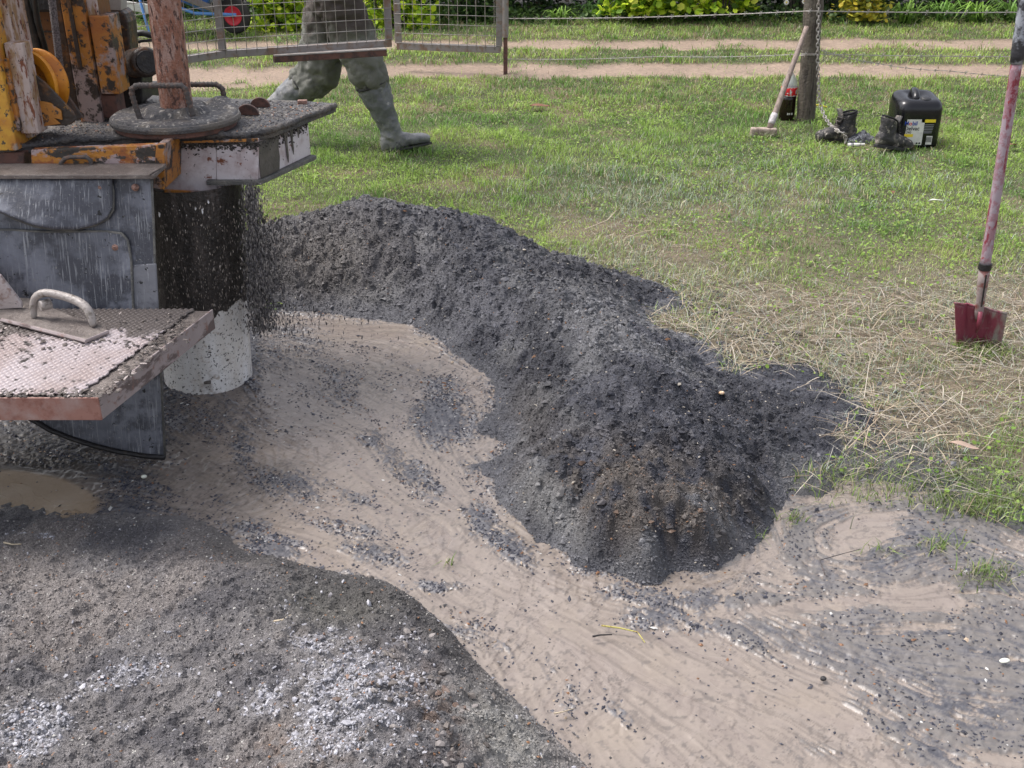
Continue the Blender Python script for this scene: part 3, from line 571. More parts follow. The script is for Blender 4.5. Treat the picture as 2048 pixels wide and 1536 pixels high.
P = np.concatenate([P, np.stack([edgeP[k, 0], edgeP[k, 1], ground_z(edgeP[k, 0], edgeP[k, 1])+RNG.uniform(.0, .02, k.sum())], 1)])
cl = col1(P[:, 0], P[:, 1], P[:, 2])*(RNG.uniform(.5, 1.4, (len(P), 1)))
od = RNG.random(len(P)); cl[od < .006] = (0.22, .12, .065); cl[(od > .012) & (od < .02)] = (.4, .36, .3)
CL = P[RNG.random(len(P)) < .010]
brn = (pxm(P[:, 0], P[:, 1], P[:, 2], 1290, 990, 190, 75, 12) > .4) & (RNG.random(len(P)) < .12); cl[brn] = (.13, .085, .06)
o = chips('crumbs', P, RNG.uniform(.0018, .0046, len(P))*(1+1.3*(RNG.random(len(P)) > .97)), cl, flat=.7, big=False)
tag(o, 'crumbly dark grains covering the charcoal berm', 'crumbs', None, 'stuff')
cc1 = col1(CL[:, 0], CL[:, 1], CL[:, 2])*RNG.uniform(.7, 1.35, (len(CL), 1)); o = chips('clods', CL-np.array((0, 0, .003)), RNG.uniform(.005, .012, len(CL)), cc1, flat=.75, big=True, tiltmax=1.5); tag(o, 'wet dark clods half sunk in the charcoal berm', 'clods', None, 'stuff')
P = scatter(mound2, 120000, -1.6, .5, .9, 2.7, -.008)
cl = col2(P[:, 0], P[:, 1], P[:, 2])*(RNG.uniform(.5, 1.5, (len(P), 1)))
od = RNG.random(len(P)); cl[od < .012] = (0.28, .15, .08); cl[(od > .012) & (od < .03)] = (.42, .41, .38)
o = chips('crumbs', P, RNG.uniform(.0014, .0036, len(P)), cl, flat=.7, big=False)
tag(o, 'fine grey grains covering the foreground heap', 'crumbs', None, 'stuff')
eX = RNG.uniform(-1.4, .5, 50000); eY = RNG.uniform(1.2, 2.9, 50000); he = mound2(eX, eY); dd_ = polydist(EDGE2, eX, eY, False); k = (he < -.012) & (dd_ < .16) & (RNG.random(50000) < .30*np.exp(-dd_/.05))
P = np.stack([eX[k], eY[k], np.full(k.sum(), -.013)], 1); o = chips('crumbs', P, RNG.uniform(.0014, .0042, len(P)), palette(len(P), [(.05, .048, .05), (.09, .085, .085), (.2, .19, .19)], (4, 4, 1)), flat=.6, big=False); tag(o, 'grey crumbs shed from the foreground heap onto the mud', 'crumbs', None, 'stuff')
P = scatter(mound2, 230000, -1.6, .5, .9, 2.7, .0, extra=lambda X, Y, Z: gravmask(X, Y, Z)*.85+.008)
P[:, 2] += RNG.uniform(-.0015, .0015, len(P))
cl = palette(len(P), [(0.40, 0.40, 0.43), (0.31, 0.31, 0.34), (0.21, 0.20, 0.21), (0.14, .13, .12), (0.24, .15, .11)], (40, 30, 14, 7, 3), .18)
o = chips('white_gravel', P, (.0011+.0034*RNG.random(len(P))**2.0)*(1+.9*(RNG.random(len(P)) > .97)), cl, flat=.75, big=True, tiltmax=1.5)
tag(o, 'pale grey gravel stones scattered over the foreground heap', 'gravel', None, 'stuff')
P = scatter(mound2, 26000, -1.6, .5, .9, 2.7, .0, extra=lambda X, Y, Z: np.clip(pxm(X, Y, Z, 880, 1430, 55, 120, -30)+.8*pxm(X, Y, Z, 780, 1370, 90, 40), 0, 1)*.22)
cl = palette(len(P), [(0.12, .105, .095), (0.145, .10, .08), (0.22, .2, .19)], (3, 1.2, 2), .25)
o = chips('brown_pebbles', P+np.array((0, 0, .002)), RNG.uniform(.004, .009, len(P)), cl, flat=.75, big=True, tiltmax=1.5)
tag(o, 'brown and grey pebbles among the white gravel of the foreground heap', 'pebbles', None, 'stuff')

# ------------------------------------------------------------------ grass
def blades(name, P, h, wd, lean, cols, mat, segs=2, flop=None):
    n = len(P); az = RNG.uniform(0, 2*PI, n); dx, dy = np.cos(az), np.sin(az); wa = az+PI/2+RNG.uniform(-.6, .6, n)
    wx, wy = np.cos(wa)*wd/2, np.sin(wa)*wd/2; vs = []
    for i in range(segs+1):
        t = i/segs; hz = h*t*np.sqrt(np.maximum(0, 1-(lean*t)**2*.6)) if flop is None else flop(t, h); r = h*lean*t*t if flop is None else h*t
        cx = P[:, 0]+dx*r; cy = P[:, 1]+dy*r; cz = P[:, 2]+hz
        if i < segs:
            f = 1-.35*t
            vs += [np.stack([cx-wx*f, cy-wy*f, cz], 1), np.stack([cx+wx*f, cy+wy*f, cz], 1)]
        else: vs.append(np.stack([cx, cy, cz], 1))
    k = 2*segs+1; V = np.stack(vs, 1).reshape(-1, 3); F1 = []
    for i in range(segs-1): F1 += [(2*i, 2*i+1, 2*i+3), (2*i, 2*i+3, 2*i+2)]
    F1.append((2*segs-2, 2*segs-1, 2*segs)); F1 = np.array(F1)
    Fc = (F1[None]+np.arange(n)[:, None, None]*k).reshape(-1, 3)
    cc_ = np.repeat(np.concatenate([cols, np.ones((n, 1))], 1), k, 0)
    return link(name, fast_mesh(name, V, Fc, cc_), mat)
def lawn_ok(X, Y):
    h = mound1(X, Y); PX, PY = project(X, Y, np.zeros_like(X))
    k = (h < .004+.0*X) & (PX > -60) & (PX < 2110) & (PY > -90)
    k &= mudsd(X, Y) < .03-.03*0+(fbm(X, Y, 14, 2, 701)-.5)*.14
    k &= ~((PX < 1180) & (PY > 620))
    k &= RNG.random(X.shape) > np.clip(track(X, Y)*1.35, 0, .985)
    return k
dryp = gpoly([(1130, 530), (1250, 470), (1400, 500), (1550, 560), (1800, 570), (2060, 500), (2300, 560), (2300, 1100), (2048, 1040), (1560, 960), (1300, 700)])
def drymask(X, Y):
    s = sst(-.25, .25, sdf(dryp, X, Y)); PX, PY = project(X, Y, np.zeros_like(X))
    b = np.exp(-(((PX-1300)/260)**2+((PY-420)/90)**2))*.55+np.exp(-(((PX-1650)/330)**2+((PY-350)/70)**2))*.3
    g2 = np.exp(-(((PX-2020)/110)**2+((PY-940)/90)**2))*.9+np.exp(-(((PX-1990)/90)**2+((PY-440)/110)**2))*.7
    return np.clip((np.maximum(s, b)-g2)*(.45+1.1*fbm(X, Y, 4, 4, 711)), 0, 1)
bands = [(2.3, 5.2, 9500, .032, .0026), (5.2, 7.2, 7000, .038, .0032), (7.2, 9.2, 4600, .04, .0045), (9.2, 12.6, 2500, .045, .006)]
PP = []; HH = []; WW = []
for y0, y1, dn, hh, ww in bands:
    hw0 = (y1*cp+.75)*.5; n = int(2*hw0*(y1-y0)*dn); Xr = RNG.uniform(-hw0, hw0, n); Yr = RNG.uniform(y0, y1, n)
    k = lawn_ok(Xr, Yr); Xr, Yr = Xr[k], Yr[k]; dm = drymask(Xr, Yr)
    k = RNG.random(len(Xr)) > dm*.30; Xr, Yr = Xr[k], Yr[k]
    PP.append(np.stack([Xr, Yr, ground_z(Xr, Yr)-.003], 1)); HH.append(hh*RNG.uniform(.45, 1.25, len(Xr))); WW.append(ww*RNG.uniform(.6, 1.3, len(Xr)))
PP = np.concatenate(PP); HH = np.concatenate(HH); WW = np.concatenate(WW); dm = drymask(PP[:, 0], PP[:, 1]); n = len(PP)
tuft = fbm(PP[:, 0], PP[:, 1], 7, 3, 721); HH *= .6+.9*sst(.4, .7, tuft)
col = np.array((0.27, 0.39, 0.070))[None]*np.ones((n, 1)); q = fbm(PP[:, 0], PP[:, 1], 2.2, 4, 731)
col = lerp(col, (0.37, 0.48, 0.10), sst(.45, .7, q)); col = lerp(col, (0.12, 0.235, 0.045), sst(.52, .35, q)*.8)
col = lerp(col, (0.33, 0.32, 0.13), sst(5.0, 4.2, PP[:, 1])*.35)
dead = RNG.random(n) < (.08+.52*dm+.18*sst(.52, .68, fbm(PP[:, 0], PP[:, 1], 5, 3, 741)))
col[dead] = palette(dead.sum(), [(0.46, 0.37, 0.21), (0.40, .36, .26), (0.54, .47, .32), (0.30, .21, .11)], (4, 4, 2, 1), .2)
silt = np.clip(dm*.9+np.exp(-(((PP[:, 0]-1.5)/1.3)**2+((PP[:, 1]-5.6)/.7)**2))*.55, 0, 1)
sk = RNG.random(n) < silt*.42; col[sk] = palette(sk.sum(), [(0.38, 0.41, 0.33), (0.32, .37, .26)], (1, 1), .2)
far = PP[:, 1] > 7.6; brownish = far & (RNG.random(n) < .22); col[brownish] = palette(brownish.sum(), [(0.30, .2, .11), (0.36, .28, .15)], (1, 1), .2)
col = col*RNG.uniform(.5, 1.55, (n, 1))*np.array((.93, 1.02, 1.05)); bri = RNG.random(n) < .03; col[bri] = (0.42, .46, .26)
o = blades('grass', PP, HH, WW, RNG.uniform(.3, 1.2, n), col, M['attr_leaf']); tag(o, 'short green lawn grass with dry patches beside the heap', 'grass', None, 'stuff')
# clover-like broad leaves in the near lawn
def discs(name, P, rad, cols, mat, tilt=.9, parent=None, k=6):
    n = len(P); a = np.arange(k)*2*PI/k; base = np.stack([np.cos(a), np.sin(a)*.85, np.where(np.arange(k) % 2 == 0, .12, -.05)], 1)
    V = np.repeat(base[None], n, 0)*rad[:, None, None]; V = np.concatenate([np.zeros((n, 1, 3)), V], 1)
    az = RNG.uniform(0, 2*PI, n); tl = RNG.uniform(0, tilt, n)
    c, s = np.cos(az)[:, None], np.sin(az)[:, None]; V = np.stack([V[..., 0]*c-V[..., 1]*s, V[..., 0]*s+V[..., 1]*c, V[..., 2]], -1)
    c, s = np.cos(tl)[:, None], np.sin(tl)[:, None]; V = np.stack([V[..., 0], V[..., 1]*c-V[..., 2]*s, V[..., 1]*s+V[..., 2]*c], -1)
    az = RNG.uniform(0, 2*PI, n); c, s = np.cos(az)[:, None], np.sin(az)[:, None]; V = np.stack([V[..., 0]*c-V[..., 1]*s, V[..., 0]*s+V[..., 1]*c, V[..., 2]], -1)
    V += P[:, None]; F1 = np.array([(0, 1+i, 1+(i+1) % k) for i in range(k)])
    Fc = (F1[None]+np.arange(n)[:, None, None]*(k+1)).reshape(-1, 3)
    return link(name, fast_mesh(name, V.reshape(-1, 3), Fc, np.repeat(np.concatenate([cols, np.ones((n, 1))], 1), k+1, 0), smooth=True), mat, parent)
n = 60000; hw = 3.6; Xr = RNG.uniform(-2.2, hw, n); Yr = RNG.uniform(2.4, 8, n); k = lawn_ok(Xr, Yr) & (fbm(Xr, Yr, 3, 3, 751) > .5) & (RNG.random(n) > drymask(Xr, Yr)*.8); Xr, Yr = Xr[k], Yr[k]; n = len(Xr)
o = discs('clover', np.stack([Xr, Yr, ground_z(Xr, Yr)+RNG.uniform(.006, .034, n)], 1), RNG.uniform(.004, .009, n), palette(n, [(.14, .24, .045), (.22, .34, .06), (.30, .40, .10)], (4, 4, 2)), M['attr_leaf'], tilt=.9, k=5); tag(o, 'small broad clover leaves mixed in the lawn', 'clover', None, 'stuff')
# straw
n = 60000; Xr = RNG.uniform(-.8, 3.2, n); Yr = RNG.uniform(2.3, 6.2, n); k = lawn_ok(Xr, Yr) & (RNG.random(n) < drymask(Xr, Yr)**1.5*.40*(.30+.70*sst(4.9, 3.9, Yr))+.010); Xr, Yr = Xr[k], Yr[k]; n = len(Xr); heavy = sst(4.6, 3.7, Yr)
Ls = RNG.uniform(.03, .11, n)*(1+1.1*(RNG.random(n) > .93))*(.8+.8*heavy); lift = RNG.uniform(.0, .009, n)*(1+2*(RNG.random(n) > .9))
o = blades('straw', np.stack([Xr, Yr, ground_z(Xr, Yr)+RNG.uniform(.004, .034, n)], 1), Ls, RNG.uniform(.0014, .0034, n), 0*Ls, palette(n, [(0.38, .31, .215), (0.31, .275, .22), (0.48, .43, .35), (0.20, .145, .10), (0.27, .26, .23)], (4, 4, 2, 2, 2), .2), M['attr_straw'], segs=4, flop=lambda t, h: lift*4*t*(1-t)*RNG.uniform(.9, 1.1))
tag(o, 'dry pale straw and dead stems matted on the lawn edge', 'straw', None, 'stuff')
# sprigs of grass poking through mud at right
sp_pts = [(1960, 1010, 26, 80), (2000, 1000, 30, 90), (1930, 960, 40, 120), (1990, 1140, 30, 22), (1960, 1150, 26, 18), (1590, 1030, 14, 12), (1750, 1100, 16, 6), (1960, 705, 34, 60), (1930, 700, 20, 30), (1990, 712, 20, 30), (895, 1118, 5, 2), (1510, 1070, 8, 5), (1880, 1085, 20, 20), (2040, 1010, 30, 60), (1890, 1000, 30, 40), (1700, 960, 60, 60), (1800, 955, 60, 60)]
sx = [(at(a+RNG.normal(0, s), b+RNG.normal(0, s*.4))) for a, b, s, m in sp_pts for _ in range(m*3)]
P = np.array([v[:] for v in sx]); P[:, 2] = np.where(P[:, 1] > 3.2, 0, -.015); n = len(P)
o = blades('grass_sprigs', P, RNG.uniform(.02, .06, n), RNG.uniform(.002, .004, n), RNG.uniform(.5, 1.3, n), palette(n, [(0.14, .22, .05), (0.22, .28, .09), (0.36, .33, .22), (0.2, .2, .15)], (4, 3, 2, 2), .25), M['attr_leaf'])
tag(o, 'green grass sprigs poking through the mud at right', 'grass', None, 'stuff')

# ================================================================== THE DRILL RIG
rig = thing('drill_rig', 'muddy orange drill rig with table, mast, pulley, rubber flaps and pale step at left', 'drill rig', (-1.45, 3.2, 0))
def P3(px, py, z): return at(px, py, z)
m = MB(); m.prism([P3(a, b, .83) + Vector((0, 0, 0)) for a, b in []] or [Vector((P3(a, b, .86).x, P3(a, b, .86).y, .83)) for a, b in
    [(-300, 300), (20, 291), (150, 274), (330, 268), (490, 265), (545, 256), (605, 232), (672, 206), (600, 201), (450, 196), (300, 190), (150, 200), (-300, 225)]], (0, 0, .03))
table = m.build('table_plate', M['mudtop'], rig, bevel=.004)
# caked mud along the table rim: lumpy roll
rimp = [(20, 291), (80, 283), (150, 274), (240, 271), (330, 268), (410, 267), (490, 265), (545, 256), (605, 232), (672, 206)]
path = [];
for (a, b), (c, d) in zip(rimp[:-1], rimp[1:]):
    p, q = at(a, b, .86), at(c, d, .86); k = max(2, int((q-p).length/.008))
    path += [p.lerp(q, i/k) for i in range(k)]
MB().tube([p+Vector((0, 0, -.006+random.uniform(-.003, .003))) for p in path], [random.uniform(.006, .013) for _ in path], n=8).build('mud_rim', M['mudtop'], rig, smooth=True)
MB().plate([(330, 284), (515, 277), (515, 283), (330, 287)], 3.213, .004).build('paint_edge', M['orange'], rig)
bx0 = atY(330, 384, 3.235); bx1 = atY(521, 366, 3.235); bk = at(622, 311, .715)
MB().plate([(330, 284), (433, 281), (433, 374), (441, 380), (425, 391), (345, 391), (330, 384)], 3.235, .03).build('beam_web', M['pink'], rig, bevel=.002)
MB().prism([(bx1.x-.155, 3.238, .718), (bx1.x, 3.238, .718), (bk.x, bk.y, .718), (bk.x-.05, bk.y+.03, .718), (bx1.x-.155, 3.4, .718)], (0, 0, .112)).build('beam_nose', M['pink'], rig, bevel=.002)
dn_ = Vector((bk.x-bx1.x, bk.y-3.238, 0)); no_ = Vector((dn_.y, -dn_.x, 0)).normalized()*.0025
def npt(t, z): return Vector((bx1.x, 3.238, z))+dn_*t+no_
M['mudrun'] = worn('dried_mud_run', (0.085, 0.077, 0.066), [((0.12, .108, .094), 20, .5, .65)], rough=.6, bump=.4)
for q_ in ([(.0, .83), (.40, .83), (.36, .79), (.37, .76), (.34, .72), (.0, .72)], [(.47, .83), (.56, .83), (.535, .79), (.54, .75), (.525, .728), (.51, .75), (.505, .79)], [(.60, .83), (.66, .83), (.645, .79), (.65, .765), (.64, .745), (.625, .765), (.62, .80)], [(.74, .83), (.80, .83), (.78, .805), (.765, .79), (.755, .81)]):
    MB().prism([npt(t, z) for t, z in q_], no_*.8).build('mud_run', M['mudrun'], rig)
MB().plate([(434, 282), (518, 277), (516, 366), (434, 373)], 3.232, .004).build('nose_paint', M['pink'], rig)
MB().prism([(bx1.x-.16, 3.215, .704), (bx1.x+.005, 3.215, .704), (bk.x+.02, bk.y-.005, .704), (bk.x-.05, bk.y+.03, .704), (bx1.x-.16, 3.4, .704)], (0, 0, .0135)).build('flange', M['edgemud'], rig, bevel=.002)
MB().plate([(328, 386), (425, 393), (447, 378), (440, 372), (424, 385), (328, 380)], 3.225, .16).build('lip', M['orange'], rig, bevel=.002)
MB().plate([(312, 290), (329, 289), (328, 380), (306, 376)], 3.055, .18).build('rib', M['orange'], rig, bevel=.002)
MB().plate([(62, 300), (312, 290), (312, 340), (62, 340)], 3.06, .03).build('side_channel', M['peeling'], rig, bevel=.002)
MB().plate([(-200, 306), (48, 305), (48, 340), (-200, 340)], 3.065, .08).build('end_block', M['rust'], rig, bevel=.003)
MB().plate([(-200, 345), (62, 340), (62, 300), (-200, 300)], 3.3, .5).build('chassis_beam', M['black'], rig)
fT, fB = at(303, 352, .80), at(330, 915, 0); fd = (fB-fT); fn = fd.cross(Vector((1, 0, 0))).normalized()
if fn.y > 0: fn = -fn
def fp(px, py, off=0):
    d = ray(px, py); o = Vector((0, 0, CAMZ)); t = (fT+fn*off-o).dot(fn)/d.dot(fn); return o+d*t
MB().box((-1.52, 2.995, .806), (1.06, .125, .012)).add([at(296, 351, .80), at(325, 334, .80), at(300, 338, .80), at(296, 351, .815), at(325, 334, .815), at(300, 338, .815)], [(0, 1, 2), (3, 5, 4), (0, 3, 4, 1), (1, 4, 5, 2), (2, 5, 3, 0)]).build('flap_ledge', M['stepmud'], rig, bevel=.002)
MB().tube([atY(a, b, 3.045) for a, b in [(122, 348), (122, 326), (130, 317), (140, 314), (172, 314), (181, 320), (184, 340)]], .0065, 10).build('grab_handle', M['rebar'], rig, smooth=True)
def flap(name, pts, off, mat, th=.010):
    o = MB().prism([fp(a, b, off) for a, b in pts], -fn*th).build(name, mat, rig, bevel=.003)
    return o
mainf = flap('rubber_flap', [(-500, 356), (303, 352), (307, 440), (310, 525), (320, 700), (330, 915), (290, 912), (240, 904), (190, 892), (140, 876), (100, 860), (70, 842), (20, 815), (-500, 700)], 0, M['rubber'], .012)
gx = np.linspace(-500, 226, 70); V_ = []
for k in range(17):
    for x in gx:
        yb = float(np.interp(x, [-500, 0, 30, 70, 110, 150, 190, 214, 226], [300, 424, 438, 452, 459, 459, 450, 438, 415])); t = k/16; y = 357+(max(yb, 380)-357)*t
        V_.append(tuple(fp(x, y, .010+.050*t*t*float(sst(230, 60, np.array(x)))+.012*math.sin(t*3.1)*float(sst(230, 100, np.array(x))))))
o = MB().add(V_, [(k*70+i, k*70+i+1, (k+1)*70+i+1, (k+1)*70+i) for k in range(16) for i in range(69)]).build('rubber_flap', M['rubber'], rig, smooth=True); q = o.modifiers.new('s', 'SOLIDIFY'); q.thickness = .009
flap('rubber_flap', [(-500, 455), (20, 460), (90, 465), (150, 464), (215, 464), (243, 468), (255, 480), (262, 520), (266, 615), (270, 730), (-500, 730)], .012, M['rubber'])
flap('flap_strip', [(264, 530), (312, 527), (317, 620), (322, 730), (272, 730)], .006, M['rubber2'], .008)
m = MB(); m.tube([fp(a, b, .008) for a, b in [(-500, 455), (20, 460), (90, 464), (150, 463), (215, 463), (243, 467), (255, 480), (262, 520), (266, 615), (270, 730)]], .0045, 8)
m.tube([fp(a, b, .010+.045*max(0, (170-a)/170)**1.0*((b-357)/100)**2) for a, b in [(222, 358), (227, 385), (226, 420), (214, 438), (190, 450), (150, 459), (110, 459), (70, 452), (30, 438), (0, 422)]], .004, 8)
m.tube([fp(a, b, .0) for a, b in [(303, 354), (307, 440), (310, 525), (320, 700), (330, 913)]], .0035, 8)
m.build('flap_rim', M['edgemud'], rig, smooth=True)
MB().tube([fp(a, b, .002) for a, b in [(330, 915), (290, 912), (240, 904), (190, 892), (140, 876), (100, 860), (70, 842), (20, 815), (-60, 790)]], .008, 8).build('flap_hem', M['black'], rig, smooth=True)
for a, b, r in [(38, 384, .012), (90, 381, .010), (145, 379, .010), (200, 376, .011), (270, 375, .010), (230, 495, .009)]:
    c = fp(a, b, .0125); MB().lathe([(0, 0.008), (r*.6, .0075), (r*.65, .002), (r, .001), (r*1.05, -.004)], c, fn, 14).build('bolt', M['bolt'], rig, smooth=True)
# mast
def vbox(name, pl, pr, py, Y, dep, z0, z1, mat, bev=.003):
    a, b = atY(pl, py, Y), atY(pr, py, Y)
    return MB().box(((a.x+b.x)/2, Y+dep/2, (z0+z1)/2), (b.x-a.x, dep, z1-z0)).build(name, mat, rig, bevel=bev)
vbox('mast_column', -160, 27, 260, 3.05, .14, .85, 3.0, M['yellow'])
vbox('mast_column', 20, 58, 240, 3.12, .12, .87, 3.0, M['whitepink'])
vbox('guide_block', 36, 72, 235, 3.085, .06, .89, 1.14, M['whitepink'])
vbox('guide_block', 27, 36, 235, 3.07, .05, .90, 1.10, M['orange'])
vbox('mast_column', 160, 204, 232, 3.37, .12, .855, 3.0, M['orange'])
vbox('mast_rib', 172, 180, 232, 3.362, .02, 1.02, 3.0, M['darksteel'])
vbox('mast_rail', 206, 232, 232, 3.40, .10, .87, 3.0, M['orangedull'])
vbox('mast_rail_face', 209, 230, 232, 3.394, .02, 1.0, 3.0, M['whitepink'])
vbox('guide_block', 203, 241, 192, 3.375, .10, .945, 1.175, M['orange'])
vbox('guide_block', 204, 236, 228, 3.385, .08, .87, .94, M['rust'])
vbox('mast_groove', 136, 160, 232, 3.41, .10, .86, 3.0, M['darksteel'])
MB().plate([(-80, -400), (165, -400), (165, 245), (-80, 245)], 3.8, .03).build('back_panel', M['orangedull'], rig)
m = MB(); m.plate([(-80, 20), (165, 20), (165, 24), (-80, 24)], 3.79, .01); m.plate([(-80, 62), (165, 62), (165, 65), (-80, 65)], 3.79, .01); m.build('panel_seam', M['darksteel'], rig)
MB().plate([(-80, -400), (130, -400), (130, 19), (-80, 19)], 3.7, .09).build('upper_housing', M['black'], rig)
for a, b, r in [((14, -60), (54, 118), .016), ((36, -60), (80, 118), .013), ((62, -60), (74, 40), .010)]:
    p, q = atY(*a, 3.5), atY(*b, 3.5); p = q+(p-q)*3; MB().tube([p, p.lerp(q, .5), q, q+Vector((.01, 0.02, -.2))], r, 12).build('hose', M['hose'], rig, smooth=True)
p, q = atY(104, 0, 3.27), atY(128, 200, 3.27); up = p+(p-q)*2.5
k = 260; pts = [up.lerp(q, i/k) for i in range(k+1)]
MB().tube(pts, [.0105*(1+.10*(i % 2)) for i in range(k+1)], 8).build('wire_rope', M['cable'], rig, smooth=True)
sc = atY(64, 168, 3.20); ax = Vector((-.36, -.93, .05))
sheave = MB().lathe([(0, .004), (.030, .004), (.034, -.006), (.060, -.012), (.064, .000), (.068, .010), (.082, .011), (.094, .012), (.096, .004), (.094, -.002), (.080, -.012), (.078, -.020), (.094, -.034), (.096, -.040), (.094, -.046), (.06, -.04), (0, -.04)], sc, ax, 64).build('sheave', M['sheave'], rig)
MB().lathe([(0, .022), (.014, .022), (.014, .0), (.0, 0)], sc, ax, 20).build('axle', M['darksteel'], sheave, smooth=True)
MB().plate([(56, 150), (70, 150), (90, 166), (146, 226), (152, 240), (140, 250), (112, 252), (60, 252)], 3.135, .012).build('sheave_bracket', M['darksteel'], rig, bevel=.002)
MB().plate([(66, 200), (100, 206), (122, 222), (124, 240), (108, 236), (120, 248), (92, 252), (66, 254)], 3.128, .007).build('splashed_plate', M['orange'], rig, bevel=.001)
MB().plate([(128, 190), (136, 192), (166, 236), (150, 240), (128, 215)], 3.30, .012).build('sheave_bracket', M['rebar'], rig, bevel=.002)
MB().plate([(208, -300), (240, -300), (242, 21), (212, 21)], 3.62, .06).build('clamp_plate', M['galv'], rig, bevel=.002)
m = MB(); cY = 3.62
m.plate([(214, 24), (225, 19), (240, 20), (250, 28), (256, 45), (262, 110), (266, 135), (258, 155), (236, 158), (228, 150), (216, 60)], cY, .09); m.build('feed_motor', M['darksteel'], rig, bevel=.018, seg=4)
MB().plate([(212, 26), (222, 26), (232, 150), (222, 150)], cY-.01, .08).build('motor_bracket', M['orangedull'], rig, bevel=.004)
a, b = atY(258, 128, 3.62), atY(292, 124, 3.50)
MB().tube([a, a.lerp(b, .3), a.lerp(b, .32), b, b+(b-a)*.05], [.036, .038, .045, .047, .040], 24).build('pipe_elbow', M['darksteel'], rig, smooth=False, bevel=.003)
d_ = (b-a).normalized(); MB().tube([b+d_*.006, b+d_*.012], [.036, .034], 24).build('elbow_bore', M['black'], rig)
MB().plate([(232, 150), (284, 152), (284, 205), (262, 222), (236, 224)], 3.58, .12).build('valve_box', M['black'], rig, bevel=.006)
MB().tube([atY(a, b, Y) for a, b, Y in [(255, 68, 3.9), (285, 66, 3.9), (308, 72, 3.9), (330, 84, 3.95), (350, 110, 4.0)]], .011, 10).build('hose', M['hose'], rig, smooth=True)
MB().tube([atY(a, b, Y) for a, b, Y in [(255, 88, 3.9), (285, 82, 3.9), (312, 80, 3.9), (332, 88, 3.95)]], .005, 8).build('hose', M['hose'], rig, smooth=True)
for i, (a, b) in enumerate([(495, 232), (520, 216)]):
    p = at(a, b, .86); r = .036-.003*i
    MB().prism([(p.x+math.cos(t)*r, p.y, .862+math.sin(t)*r*.95) for t in [PI*j/14 for j in range(15)]], (0, .013, 0)).build('lug', M['rust'], rig, bevel=.002)
# step of chequer plate
st = MB(); ZS = .45
fr, br = at(196, 797, ZS), at(425, 620, ZS)
xl = -2.3
MB().prism([(xl, fr.y+.004, ZS-.056), (fr.x-.004, fr.y+.004, ZS-.056), (br.x-.004, br.y, ZS-.056), (xl, br.y, ZS-.056)], (0, 0, .054)).build('step_frame', M['stepmud'], rig, bevel=.003)
MB().prism([(xl, fr.y-.001, ZS-.058), (fr.x+.001, fr.y-.001, ZS-.058), (fr.x+.001, fr.y+.0035, ZS-.058), (xl, fr.y+.0035, ZS-.058)], (0, 0, .060)).build('step_edge', M['stepedge'], rig, bevel=.0015)
MB().prism([(fr.x+.0015, fr.y+.001, ZS-.057), (br.x+.0015, br.y+.001, ZS-.057), (br.x-.0035, br.y+.001, ZS-.057), (fr.x-.0035, fr.y+.004, ZS-.057)], (0, 0, .059)).build('step_edge', M['stepside'], rig, bevel=.0015)
vs_ = np.linspace(0, 1, 170); us = np.arange(0, 1.30, .0032)
U2, V2 = np.meshgrid(us, vs_); yy_ = fr.y+.012+(br.y-fr.y-.016)*V2; ed = fr.x+(br.x-fr.x)*V2-.045-.006*np.abs(((yy_*26) % 1)-.5)*2-.006*(fbm(yy_*1.0, yy_*0, 60, 2, 801))
xx_ = ed-U2; yy_ = yy_+.008*(np.abs(((xx_*26) % 1)-.5)*2)*np.exp(-V2*40)
a_ = (xx_+yy_*.15)/.0165; b_ = yy_/.012; row = np.floor(b_); a_ = a_+.5*(row % 2)
fx_ = (a_ % 1)-.5; fy_ = (b_ % 1)-.5; sl_ = np.abs(fy_-fx_*.9); loz = np.clip(1-sl_*2.6, 0, 1)*np.clip(1-np.abs(fx_)*1.9, 0, 1)
zz_ = ZS+.004+.0042*sst(.05, .55, loz)+.001*(fbm(xx_, yy_, 40, 3, 802)-.5)
pr = sst(.60, .66, V2+(fbm(xx_, yy_, 16, 4, 803)-.5)*.22+.10*sst(0.0, .9, U2)-.05)
cs = np.zeros(xx_.shape+(3,))+np.array((0.37, 0.315, 0.31)); cs = lerp(cs, (0.48, 0.44, 0.46), sst(.4, .7, fbm(xx_, yy_, 9, 3, 804))); cs = lerp(cs, (0.26, 0.19, .17), (1-loz)*.45)
cs = lerp(cs, (0.05, .043, .04), sst(.68, .72, fbm(xx_, yy_, 85, 4, 805)))
cs = lerp(cs, (0.125, 0.105, 0.097), pr); cs = lerp(cs, (0.075, .065, .06), pr*(1-loz)*.7)
V_ = np.stack([xx_.ravel(), yy_.ravel(), zz_.ravel()], 1); nx = len(us); ny = len(vs_)
i_ = np.arange(nx-1)[None, :]+np.arange(ny-1)[:, None]*nx; F_ = np.stack([i_, i_+1, i_+1+nx, i_+nx], -1).reshape(-1, 4)[:, ::-1]
tread = link('tread_plate', fast_mesh('tread_plate', V_, F_, np.concatenate([cs, np.ones(xx_.shape+(1,))], -1).reshape(-1, 4)), attrmat('chequer_plate', rough=.42, bump=.4, bscale=200, bdist=.003), rig)
q = tread.modifiers.new('thick', 'SOLIDIFY'); q.thickness = .004; q.offset = -1
P_ = [Vector((p.x, p.y, ZS+.009)) for p in [at(-60, 618, ZS+.02), at(3, 636, ZS+.02), at(172, 678, ZS+.02), at(214, 660, ZS+.02), at(210, 648, ZS+.02), at(150, 634, ZS+.02), at(60, 596, ZS+.02), at(-60, 590, ZS+.02)]]
latch = MB().prism(P_, (0, 0, .011)).build('latch_plate', M['stepmud'], rig, bevel=.002)
